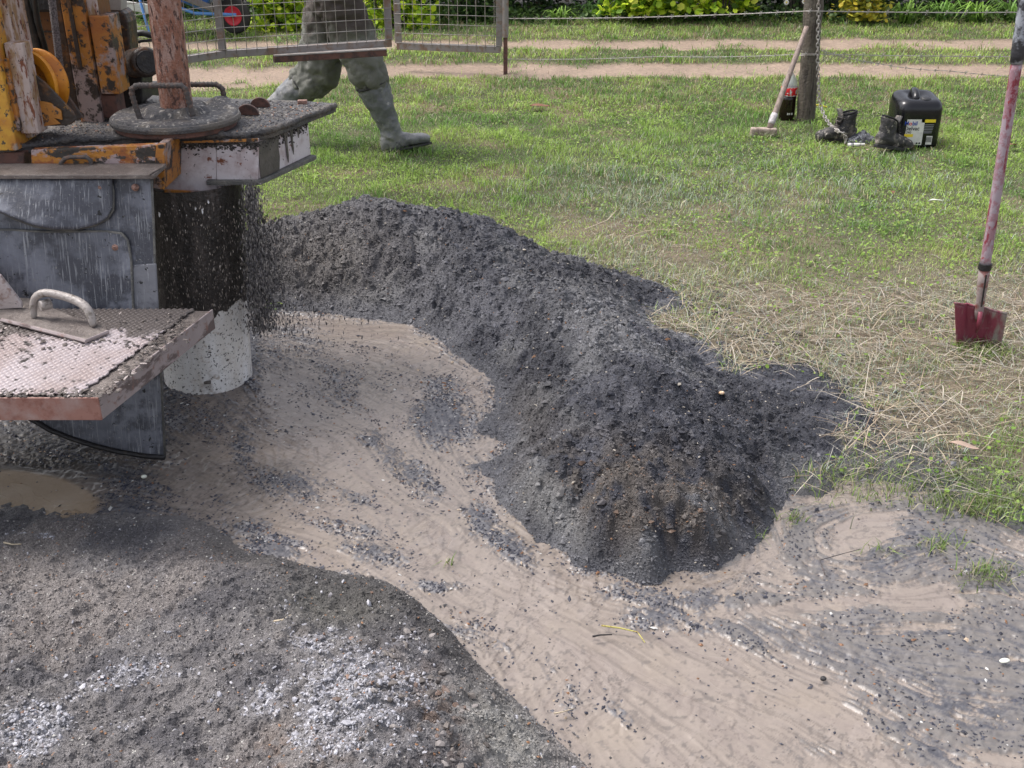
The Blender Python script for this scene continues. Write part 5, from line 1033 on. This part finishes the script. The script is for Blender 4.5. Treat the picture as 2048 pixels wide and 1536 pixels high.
MB().tube([s0, s0.lerp(s1, .18), s0.lerp(s1, .38), s0.lerp(s1, .7), s1], [(.010, .006), (.016, .010), (.015, .013), (.0185, .018), (.020, .020)], 18).build('socket', M['socket'], shv, smooth=True)
MB().tube([s0+Vector((.0, -.006, -.04)), s0+Vector((0, -.014, 0)), s0.lerp(s1, .2)+Vector((0, -.012, 0))], [.004, .009, .008], 10).build('frog', M['redblade'], shv, smooth=True)
MB().tube([s0.lerp(s1, .30)+Vector((0, -.0145, 0)), s0.lerp(s1, .88)+Vector((0, -.0195, 0))], .003, 6).build('socket_slot', M['black'], shv)
MB().tube([s1-Vector((0, 0, .012)), s1+Vector((.0, 0, .012))], .0225, 20).build('collar', M['black'], shv, bevel=.002)
h1 = sY(2034, 122, .0); top = s1+(h1-s1)*1.62
pts = [s1.lerp(h1, t) for t in np.linspace(0, 1, 24)]
MB().tube(pts, [.0178]*24, 20).build('handle', M['redpaint'], shv, smooth=True)
pts = [h1.lerp(top, t) for t in np.linspace(-.02, 1, 16)]
MB().tube(pts, [.0225*(1+random.uniform(-.06, .06)) if i > 0 else .020 for i in range(16)], 16).build('grip_tape', M['blackrub'], shv, smooth=True)

# ------------------------------------------------------------------ the walking person
hx = (668-1024)/F*6.15; PY_ = 6.5
per = thing('person', 'person in muddy trousers and gumboots walking right behind the mesh gate', 'person', (hx, PY_, 0))
def w_(a, b, Y=PY_): return atY(a, b, Y)
hipF = Vector((hx+.02, 6.46, .93)); kneeF = w_(728, 128, 6.46); ankF = w_(783, 262, 6.48); heelF = at(768, 303, .01); toeF = w_(862, 284, 6.52)
hipR = Vector((hx-.03, 6.64, .93)); kneeR = w_(636, 150, 6.62); ankR = w_(540, 222, 6.66); toeR = w_(585, 283, 6.68)
chest = Vector((hx+.03, 6.55, 1.30)); neck = Vector((hx+.05, 6.55, 1.50)); head = Vector((hx+.075, 6.55, 1.64))
def limb(m, pts, rads, n=18): 
    P_ = [pts[0]]; R_ = [rads[0]]
    for (a, b), (ra, rb) in zip(zip(pts[:-1], pts[1:]), zip(rads[:-1], rads[1:])):
        for i in range(1, 7): t = i/6; P_.append(Vector(a).lerp(Vector(b), t)); R_.append(ra+(rb-ra)*t)
    m.tube(P_, R_, n)
m = MB()
limb(m, [hipF, kneeF, ankF], [.075, .052, .036]); limb(m, [hipR, kneeR, ankR], [.075, .052, .036])
limb(m, [ankF, heelF.lerp(toeF, .3)+Vector((0, 0, .04)), heelF.lerp(toeF, .85)+Vector((0, 0, .02))], [.036, .022, .014]); limb(m, [ankR, (ankR+toeR)/2, toeR], [.036, .022, .014])
m.loft([((hx, 6.55, .86), (.09, 0, 0), (0, .15, 0)), ((hx, 6.55, 1.0), (.10, 0, 0), (0, .16, 0)), ((hx+.01, 6.55, 1.12), (.095, 0, 0), (0, .14, 0)), (tuple(chest), (.115, 0, 0), (0, .17, 0)), ((hx+.035, 6.55, 1.42), (.095, 0, 0), (0, .18, 0)), ((hx+.045, 6.55, 1.47), (.05, 0, 0), (0, .07, 0))])
limb(m, [neck-Vector((0, 0, .06)), neck+Vector((.01, 0, .05))], [.055, .05])
m.loft([((head.x-.005+dx, 6.55, head.z+dz), (rx_, 0, 0), (0, ry_, 0)) for dz, dx, rx_, ry_ in [(-.10, .03, .045, .035), (-.08, .02, .07, .055), (-.04, .008, .088, .068), (.0, 0, .098, .075), (.05, -.004, .095, .074), (.09, -.01, .07, .055), (.108, -.01, .03, .025)]])
limb(m, [head+Vector((.085, 0, .02)), head+Vector((.118, 0, -.022))], [.009, .014], 8)                                      # nose
for s_ in (-1, 1): m.loft([(head+Vector((-.01, s_*.072, 0)), (.018, 0, 0), (0, 0, .03)), (head+Vector((-.015, s_*.088, .005)), (.02, 0, 0), (0, 0, .033))])
def arm(m, sy, sh_, el, wr_):
    limb(m, [sh_, el, wr_], [.052, .042, .028]); d = (wr_-el).normalized(); pc = wr_+d*.05
    m.loft([(wr_, (.026, 0, 0), (0, .018, 0)), (pc, (.04, 0, 0), (0, .016, 0)), (wr_+d*.095, (.038, 0, 0), (0, .013, 0))])
    for k in range(4):
        b = wr_+d*.09+Vector((-.03+.02*k, 0, 0)); L = (.062, .075, .07, .055)[k]; bend = Vector((.0, -sy*.02, 0))
        limb(m, [b, b+d*L*.5+bend*.3, b+d*L+bend], [.0095, .0088, .0072], 8)
    b = wr_+d*.03+Vector((.03, 0, 0)); limb(m, [b, b+d*.03+Vector((.025, 0, 0)), b+d*.065+Vector((.032, 0, 0))], [.012, .011, .008], 8)
aF = (Vector((hx+.04, 6.36, 1.42)), Vector((hx-.10, 6.30, 1.16)), Vector((hx+.06, 6.28, 1.10))); aR = (Vector((hx+.04, 6.74, 1.42)), Vector((hx+.10, 6.80, 1.15)), Vector((hx+.26, 6.80, 1.0)))
arm(m, -1, *aF); arm(m, 1, *aR)
m.build('body', M['skin'], per, remesh=.009)
for s_ in (-1, 1): MB().lathe([(0, .010), (.007, .007), (.010, .0)], head+Vector((.080, s_*.032, .012)), (1, s_*.35, 0), 10).build('eye', M['blackink'], per, smooth=True)
limb(m := MB(), [head+Vector((.092, -.022, -.06)), head+Vector((.096, .022, -.06))], [.005, .005], 8); m.build('mouth', M['redblade'], per)
m = MB(); m.loft([((head.x-.018, 6.55, head.z+dz), (rx_, 0, 0), (0, ry_, 0)) for dz, rx_, ry_ in [(-.03, .085, .078), (.03, .098, .083), (.07, .09, .076), (.105, .06, .05), (.12, .02, .02)]]); m.build('hair', M['hair'], per, remesh=.008, disp=(.01, .02))
m = MB()
limb(m, [hipF+Vector((0, 0, .02)), hipF.lerp(kneeF, .35), hipF.lerp(kneeF, .75), kneeF, kneeF.lerp(ankF, .22), kneeF.lerp(ankF, .38)], [.135, .128, .115, .104, .100, .080])
limb(m, [hipR+Vector((0, 0, .02)), hipR.lerp(kneeR, .4), hipR.lerp(kneeR, .8), kneeR, kneeR.lerp(ankR, .18), kneeR.lerp(ankR, .42)], [.135, .130, .122, .112, .108, .085])
m.loft([((hx, 6.55, .80), (.13, 0, 0), (0, .18, 0)), ((hx, 6.55, .92), (.145, 0, 0), (0, .19, 0)), ((hx, 6.55, 1.04), (.125, 0, 0), (0, .175, 0))])
# slack cloth gathered over the boot tops
for kn_, an_, r_ in ((kneeF, ankF, .100), (kneeR, ankR, .112)):
    dr = (an_-kn_).normalized()
    for q0, q1, rr_ in ((-.06, -.02, r_*.98), (.02, .05, r_*1.04), (.10, .13, r_*1.0)): limb(m, [kn_+dr*q0, kn_+dr*(q0+q1)/2, kn_+dr*q1], [rr_*.92, rr_, rr_*.90])
o = m.build('trousers', M['trouser'], per, remesh=.009, disp=(.020, .13))
tx = bpy.data.textures.new('folds', 'MARBLE'); tx.noise_scale = .10; tx.turbulence = 9; tx.marble_type = 'SHARP'
q = o.modifiers.new('folds', 'DISPLACE'); q.texture = tx; q.strength = .028; q.mid_level = .5; q.texture_coords = 'LOCAL'
m = MB(); m.loft([((hx, 6.55, .985), (.158, 0, 0), (0, .20, 0)), ((hx, 6.55, 1.1), (.145, 0, 0), (0, .185, 0)), ((hx+.02, 6.55, 1.28), (.15, 0, 0), (0, .20, 0)), ((hx+.035, 6.55, 1.43), (.12, 0, 0), (0, .20, 0)), ((hx+.045, 6.55, 1.49), (.06, 0, 0), (0, .075, 0))])
for A_ in (aF, aR): limb(m, [A_[0], A_[1], A_[1].lerp(A_[2], .9)], [.078, .062, .046])
m.build('shirt', M['jacket'], per, remesh=.012, disp=(.03, .07))
def gum(name, kn, an, toe, heel, foot_n):
    m = MB(); top_ = kn.lerp(an, .30); d = (an-kn).normalized()
    limb(m, [top_, kn.lerp(an, .55), kn.lerp(an, .8), an, an.lerp(heel, .35)], [.096, .088, .068, .060, .058])
    f = (toe-heel).normalized(); upv = (an-heel); upv = (upv-f*upv.dot(f)).normalized(); sd_ = f.cross(upv); L = (toe-heel).length
    m.loft([(heel+f*L*t+upv*h, sd_*ww, upv*h) for t, h, ww in [(-.03, .030, .020), (0, .045, .036), (.15, .058, .042), (.35, .056, .043), (.55, .042, .046), (.75, .035, .050), (.92, .028, .042), (1.0, .018, .022)]])
    b = m.build('gumboot', M['gumboot'], per, remesh=.0085, disp=(.022, .05))
    m = MB(); m.loft([(heel+f*L*.49-upv*.012+upv*h, f*L*.53, sd_*.052) for h in (0, .014)]); m.build('boot_sole', M['black'], b, bevel=.003)
    m = MB(); u = d.orthogonal().normalized(); v = d.cross(u); m.tube([top_+(u*math.cos(t)+v*math.sin(t))*.098 for t in np.linspace(0, 2*PI, 25)[:-1]], .005, 8, closed=True); m.build('boot_cuff', M['black'], b, smooth=True)
gum('gumboot', kneeF, ankF, toeF, heelF, 0)
heelR = ankR+Vector((-.02, 0, -.055))+(ankR-kneeR).normalized()*.02; gum('gumboot', kneeR, ankR, toeR, heelR, 1)

# ------------------------------------------------------------------ wheelbarrow beyond the tracks
wc = atY(470, 46, 11.3); wr = .17; gz = 0
wb = thing('wheelbarrow', 'blue wheelbarrow with red wheel rim parked beyond the mesh gate', 'wheelbarrow', (wc.x-.5, 11.3, 0))
wc = Vector((wc.x, 11.3, wr+.01))
whl = MB().lathe([(wr-.08, -.028), (wr-.02, -.036), (wr, -.022), (wr+.004, 0), (wr, .022), (wr-.02, .036), (wr-.08, .028), (wr-.08, -.028)], wc, (0.25, 1, 0), 36).build('wheel', M['tyre'], wb, smooth=True)
MB().lathe([(.02, -.03), (.05, -.018), (.085, -.030), (.095, -.034), (.095, .034), (.085, .030), (.05, .018), (.02, .03)], wc, (0.25, 1, 0), 28).build('rim', M['redplastic'], whl, smooth=True)
for s_ in (-1, 1):
    yy0 = 11.3+s_*.12
    MB().tube([(wc.x+.05, yy0, wc.z+.02), (wc.x-.35, yy0+s_*.03, .22), (wc.x-.75, yy0+s_*.1, .38), (wc.x-1.35, yy0+s_*.16, .58)], .017, 10).build('frame_tube', M['lightblue'], wb, smooth=True)
    MB().tube([(wc.x-.58, yy0+s_*.06, .32), (wc.x-.66, yy0+s_*.10, .02), (wc.x-.80, yy0+s_*.10, .02), (wc.x-.86, yy0+s_*.08, .40)], .014, 8).build('leg', M['lightblue'], wb, smooth=True)
m = MB(); x0 = wc.x
b4 = [(x0-.75, 11.12, .36), (x0-.22, 11.12, .30), (x0-.22, 11.48, .30), (x0-.75, 11.48, .36)]; t4 = [(x0-1.0, 10.98, .66), (x0-.02, 10.98, .60), (x0-.02, 11.62, .60), (x0-1.0, 11.62, .66)]
m.add(b4+t4, [(0, 1, 2, 3), (0, 4, 5, 1), (1, 5, 6, 2), (2, 6, 7, 3), (3, 7, 4, 0)]); o = m.build('tray', M['blue'], wb); q = o.modifiers.new('s', 'SOLIDIFY'); q.thickness = .006; q = o.modifiers.new('b', 'BEVEL'); q.width = .02; q.segments = 3
MB().tube(t4, .012, 8, closed=True).build('tray_rim', M['blue'], o, smooth=True)
m = MB(); random.seed(3)
for i in range(7):
    xx = x0-.68+i*.055; zc = .44; yk = 11.12-(.44-.35)*.45-.012; m.tube([(xx, yk, zc-.02), (xx+.02, yk-.006, zc+.02+.01*(i % 2)), (xx+.038, yk, zc-.02)], .006, 6)
m.build('tray_lettering', M['paper'], o)
pb_ = atY(283, 4, 12.0); tag(MB().box((pb_.x, 12.0, .17), (.34, .03, .09), rz=0, rot=Euler((0, R(8), 0)).to_matrix()).build('board', M['paper'], None, bevel=.004), 'pale board lying at the foot of the far shrubs, top left', 'board')

# ------------------------------------------------------------------ garden bed beyond the tracks
def leafcloud(name, c, ext, n, rad, pal, wts, label, cat, group=None, low=.0, seed=0, hang=True):
    t = thing(name, label, cat, (c[0], c[1], 0), group)
    P = RNG.normal(0, .42, (n, 3)); P = P/np.maximum(1, np.linalg.norm(P, axis=1)[:, None]*1.0)
    P = np.array((c[0], c[1], ext[2]*.5+low))+P*np.array((ext[0], ext[1], ext[2]*.62))
    P[:, 2] = low+RNG.random(n)**1.3*ext[2]
    lump = fbm(P[:, 0]+P[:, 2]*.7, P[:, 1]+P[:, 2], 5, 3, 900+seed); P = P[lump > .40]; P = P[P[:, 2] > low]
    k = len(P); cols = palette(k, pal, wts, .18); o = discs('crown', P, RNG.uniform(*rad, k), cols, M['attr_leaf'], tilt=1.5, parent=t)
    m = MB()
    for i in range(14):
        x = c[0]+random.uniform(-.7, .7)*ext[0]; m.tube([(c[0]+(x-c[0])*.3, c[1], 0), ((c[0]+x)/2, c[1]+random.uniform(-.1, .1), ext[2]*.4), (x, c[1]+random.uniform(-.2, .2)*ext[1], ext[2]*.9)], [.010, .007, .003], 6)
    m.build('stems', M['wood'], t)
YG = [(.62, .78, .05), (.46, .66, .05), (.78, .80, .12), (.18, .32, .035), (.07, .13, .02)]
def sx_(px, Y): return atY(px, 20, Y).x
leafcloud('golden_shrub', (sx_(556, 11.75), 11.75), (.42, .35, .85), 3400, (.022, .040), YG, (5, 4, 2, 3, 2), 'bright yellow green leafy shrub just left of the walking person', 'shrub', 'yellow green shrubs of the garden bed', low=-.02)
leafcloud('golden_shrub', (sx_(780, 11.8), 11.8), (.52, .35, .85), 4200, (.022, .040), YG, (5, 4, 2, 3, 2), 'bright yellow green leafy shrub just right of the walking person', 'shrub', 'yellow green shrubs of the garden bed', low=-.02, seed=1)
leafcloud('golden_shrub', (sx_(1290, 12.2), 12.2), (.55, .35, .9), 3600, (.028, .048), YG, (4, 5, 2, 3, 2), 'wide yellow green leafy shrub overhanging the grass left of the timber post', 'shrub', 'yellow green shrubs of the garden bed', low=.10, seed=2)
leafcloud('golden_shrub', (sx_(1440, 12.25), 12.25), (.42, .35, .9), 2600, (.028, .046), YG, (4, 5, 2, 3, 2), 'yellow green leafy shrub between the wide one and the white flowers', 'shrub', 'yellow green shrubs of the garden bed', low=.12, seed=3)
leafcloud('golden_shrub', (sx_(1720, 12.1), 12.1), (.34, .3, .8), 2200, (.018, .034), [(.62, .50, .05), (.52, .50, .06), (.36, .36, .05), (.16, .2, .04)], (4, 4, 3, 3), 'yellow orange shrub just right of the timber post', 'shrub', 'yellow green shrubs of the garden bed', low=.05, seed=4)
leafcloud('dark_shrub', (sx_(930, 12.3), 12.3), (.6, .4, .9), 3600, (.016, .03), [(.03, .07, .02), (.06, .12, .03), (.12, .2, .05)], (4, 4, 2), 'dark green shrub behind the smaller mesh gate', 'shrub', low=.0, seed=5)
leafcloud('dark_shrub', (sx_(1600, 12.6), 12.6), (.5, .3, .9), 3000, (.014, .026), [(.03, .06, .02), (.05, .10, .03), (.10, .16, .05)], (4, 4, 2), 'dark green shrub behind the white flowers', 'shrub', low=.0, seed=6)
def strap(px, Y, n, L, label, col, wide=.022):
    c = Vector((sx_(px, Y), Y, 0)); t = thing('strap_leaf_plant', label, 'plant', tuple(c), 'strap leaved plants of the garden bed'); V = []; Fs = []; cs = []
    for i in range(n):
        a = random.uniform(0, 2*PI); l = L*random.uniform(.6, 1.15); out = random.uniform(.35, .8)*l; d = Vector((math.cos(a), math.sin(a)*.8, 0)); sdv = Vector((-d.y, d.x, 0)); b = len(V); o_ = Vector((random.uniform(-.07, .07), random.uniform(-.05, .05), 0))
        f = random.uniform(.6, 1.4)
        for k in range(6):
            tt = k/5; p = c+o_+d*out*tt**1.2+Vector((0, 0, l*(tt*1.0-.75*tt**2.6*random.uniform(.8, 1.2)))); w2 = wide*.5*(1-tt**3)+.001; V += [tuple(p-sdv*w2), tuple(p+sdv*w2)]; cs += [(col[0]*f, col[1]*f, col[2]*f, 1)]*2
        Fs += [(b+2*k, b+2*k+1, b+2*k+3, b+2*k+2) for k in range(5)]
    link('leaves', fast_mesh('leaves', V, Fs, cs), M['attr_leaf'], t)
strap(1120, 12.1, 46, .34, 'low fern like plant with arching green fronds right of the steel stake', (.20, .34, .06), .016)
strap(1185, 12.5, 40, .40, 'darker strap leaved plant behind the arching green fronds', (.07, .15, .035))
for i, (px, lb) in enumerate([(1815, 'first strap leaved clump right of the yellow orange shrub'), (1885, 'second strap leaved clump from the yellow orange shrub'), (1955, 'third strap leaved clump, left of the shovel handle'), (2025, 'strap leaved clump behind the shovel grip at the right edge'), (2110, 'strap leaved clump right of the shovel, beyond the frame edge')]):
    strap(px, 12.1+.15*(i % 2), 46, .48, lb, (.19, .33, .055) if i % 2 == 0 else (.14, .27, .05))
for a, b, lb in [(1573, 5, 'white daisy flower nearest the timber post bottom wire, left one'), (1609, 3, 'white daisy flower close beside the timber post')]:
    c = atY(a, b, 11.9); t = thing('white_flower', lb, 'flower', (c.x, c.y, 0), 'white flowers by the timber post'); m = MB()
    for k in range(12): an = 2*PI*k/12; u = Vector((math.cos(an), 0, math.sin(an))); v = Vector((-u.z, 0, u.x)); m.add([c+u*.006, c+u*.02+v*.006, c+u*.030, c+u*.02-v*.006, c+u*.018+Vector((0, -.004, 0))], [(0, 1, 4), (1, 2, 4), (2, 3, 4), (3, 0, 4)])
    m.build('petals', M['paper'], t); MB().lathe([(0, .006), (.005, .005), (.008, 0)], c, (0, -1, 0), 10).build('centre', M['yellowink'], t); MB().tube([c, (c.x+.01, c.y+.03, .0)], .003, 6).build('stem', M['wood'], t)
n = 80000; P = np.stack([RNG.uniform(-7.5, 8, n), RNG.uniform(12.7, 14.0, n), RNG.random(n)**.9*1.5], 1); P = P[fbm(P[:, 0]+P[:, 2], P[:, 2]*1.3+P[:, 1], 3, 4, 950) > .42]
o = discs('hedge', P, RNG.uniform(.016, .04, len(P)), palette(len(P), [(.012, .028, .01), (.03, .06, .018), (.06, .11, .03), (.10, .07, .04)], (5, 5, 2, 1)), M['attr_leaf'], tilt=1.5); tag(o, 'dark tangled undergrowth closing the garden bed', 'undergrowth', None, 'stuff')
n = 9000; P = np.stack([RNG.uniform(-6.5, 7, n), RNG.uniform(12.0, 13.0, n), RNG.random(n)*.12], 1)
o = discs('ground_cover', P, RNG.uniform(.012, .03, n), palette(n, [(.03, .07, .015), (.07, .13, .03), (.12, .2, .05)], (4, 4, 2)), M['attr_leaf'], tilt=1.2); tag(o, 'low green ground cover at the edge of the garden bed', 'ground cover', None, 'stuff')

# ------------------------------------------------------------------ small things lying about
def lying(name, px, py, z, r, mat, label, cat, sc=(1.2, .9, .7), rz=0):
    c = at(px, py, z); V = IV*np.array(sc)*r*(1+RNG.uniform(-.12, .12, (len(IV), 1))); o = MB().add([Vector(v) for v in V], [list(f) for f in IF]).xf(Matrix.Translation(c) @ Matrix.Rotation(rz, 4, 'Z')).build(name, mat, None, smooth=True, sub=2)
    return tag(o, label, cat)
M['peach'] = worn('pale_peach_stone', (0.62, .40, .22), [((.75, .68, .58), 40, .45, .6)], rough=.5, bump=.2)
M['brownleaf'] = worn('dead_leaf', (0.17, .07, .035), rough=.7); M['shell'] = worn('pale_shell', (.7, .72, .62), rough=.5, bump=.1)
pz_ = float(mound1(np.array([at(1443, 786, .1).x]), np.array([at(1443, 786, .1).y]))[0]); lying('stone', 1443, 786, pz_+.005, .010, M['peach'], 'round pale orange stone lying on the dark berm', 'stone', (1.3, 1.0, .8))
lying('shell', 2009, 1321, .0, .012, M['shell'], 'small white shell fragment on the dark mud at lower right', 'shell', (1.5, .8, .35), .3)
lying('pebble', 288, 953, .0, .009, M['shell'], 'white pebble beside the puddle under the rig', 'pebble', (1.2, .9, .8), .3)
lying('dark_stone', 1647, 1357, -.008, .009, M['black'], 'lone dark stone in the pale mud stream', 'stone', (1.1, .9, .7), .3)
def leaf(px, py, z, L, w2, mat, label, rz, cat='leaf'):
    c = at(px, py, z); m = MB(); n = 8; vs = []
    for i in range(n+1):
        t = i/n; ww = w2*math.sin(PI*min(.98, max(.02, t)))**.7; vs += [(L*(t-.5), -ww, .004*math.sin(t*5)+.006), (L*(t-.5), 0, .004*math.sin(t*5)), (L*(t-.5), ww, .004*math.sin(t*5)+.005)]
    fs = []
    for i in range(n): fs += [(3*i, 3*i+1, 3*i+4, 3*i+3), (3*i+1, 3*i+2, 3*i+5, 3*i+4)]
    o = m.add(vs, fs).xf(Matrix.Translation(c) @ Matrix.Rotation(rz, 4, 'Z')).build('fallen_leaf', mat, None, smooth=True); q = o.modifiers.new('s', 'SOLIDIFY'); q.thickness = .0008; tag(o, label, cat)
M['paleleaf'] = worn('pale_dead_leaf', (0.38, .28, .22), rough=.7)
leaf(1928, 893, .035, .085, .015, M['paleleaf'], 'pale pinkish dead leaf on the straw below the shovel', R(-25)); leaf(1080, 212, .035, .14, .045, M['brownleaf'], 'flat brown leaf on the lawn right of the walking boot', R(5))
leaf(1735, 300, .045, .05, .012, M['paleleaf'], 'tiny pale leaf on the grass below the grey rag', R(70)); leaf(1785, 385, .045, .06, .012, M['brownleaf'], 'small upright orange brown leaf on the lawn right of centre', R(80)); leaf(1872, 402, .045, .09, .010, M['shell'], 'narrow pale leaf on the lawn below the oil can', R(15)); leaf(2025, 290, .045, .07, .02, M['brownleaf'], 'brown leaf on the grass right of the shovel handle', R(30))
def twig(pts, r, mat, label, cat='twig'):
    P_ = [at(*p) for p in pts]; D = []
    for a, b in zip(P_[:-1], P_[1:]): D += [a.lerp(b, i/4) for i in range(4)]
    D.append(P_[-1]); tag(MB().tube(D, [r*(1-.5*i/len(D)) for i in range(len(D))], 7).build('twig', mat, None, smooth=True), label, cat)
M['stalk'] = worn('green_yellow_stalk', (.42, .38, .10), [((.25, .18, .05), 60, .55, .6)], rough=.5); M['strawm'] = worn('pale_stalk', (.45, .38, .27), rough=.6)
twig([(1203, 1251, 0), (1240, 1256, .002), (1275, 1264, .001), (1290, 1285, 0)], .0022, M['stalk'], 'yellow green stalk lying in the pale mud stream')
twig([(1185, 1273, 0), (1200, 1270, .002), (1224, 1269, 0)], .0025, M['black'], 'short black twig beside the yellow green stalk')
twig([(8, 1085, .03), (25, 1089, .032), (43, 1088, .03)], .0025, M['strawm'], 'short pale stalk at the left edge of the foreground heap')
twig([(548, 1243, .12), (565, 1240, .125), (583, 1230, .13)], .003, M['strawm'], 'pale stalk lying in the hollow of the foreground heap')
twig([(1108, 1427, 0), (1125, 1424, .003), (1147, 1417, 0)], .0018, M['strawm'], 'thin pale stalk in the mud near the bottom centre')
twig([(910, 1285, .015), (930, 1310, .02), (958, 1340, .01)], .002, M['stalk'], 'thin stalk leaning on the foreground heap edge')
twig([(1855, 880, .03), (1880, 870, .05), (1940, 868, .05), (2000, 880, .03)], .0025, M['strawm'], 'long pale straw stem curving below the shovel'); twig([(1170, 459, .04), (1215, 440, .05), (1233, 421, .06)], .003, M['strawm'], 'curved pale stick on the lawn above the berm')
twig([(1250, 476, .05), (1290, 462, .05), (1340, 458, .05)], .0022, M['strawm'], 'straight dry stem on the lawn behind the berm crest'); twig([(1650, 1150, .01), (1640, 1120, .02), (1720, 1098, .02)], .0016, M['rebar'], 'dark thin twig over the right hand mud bank')
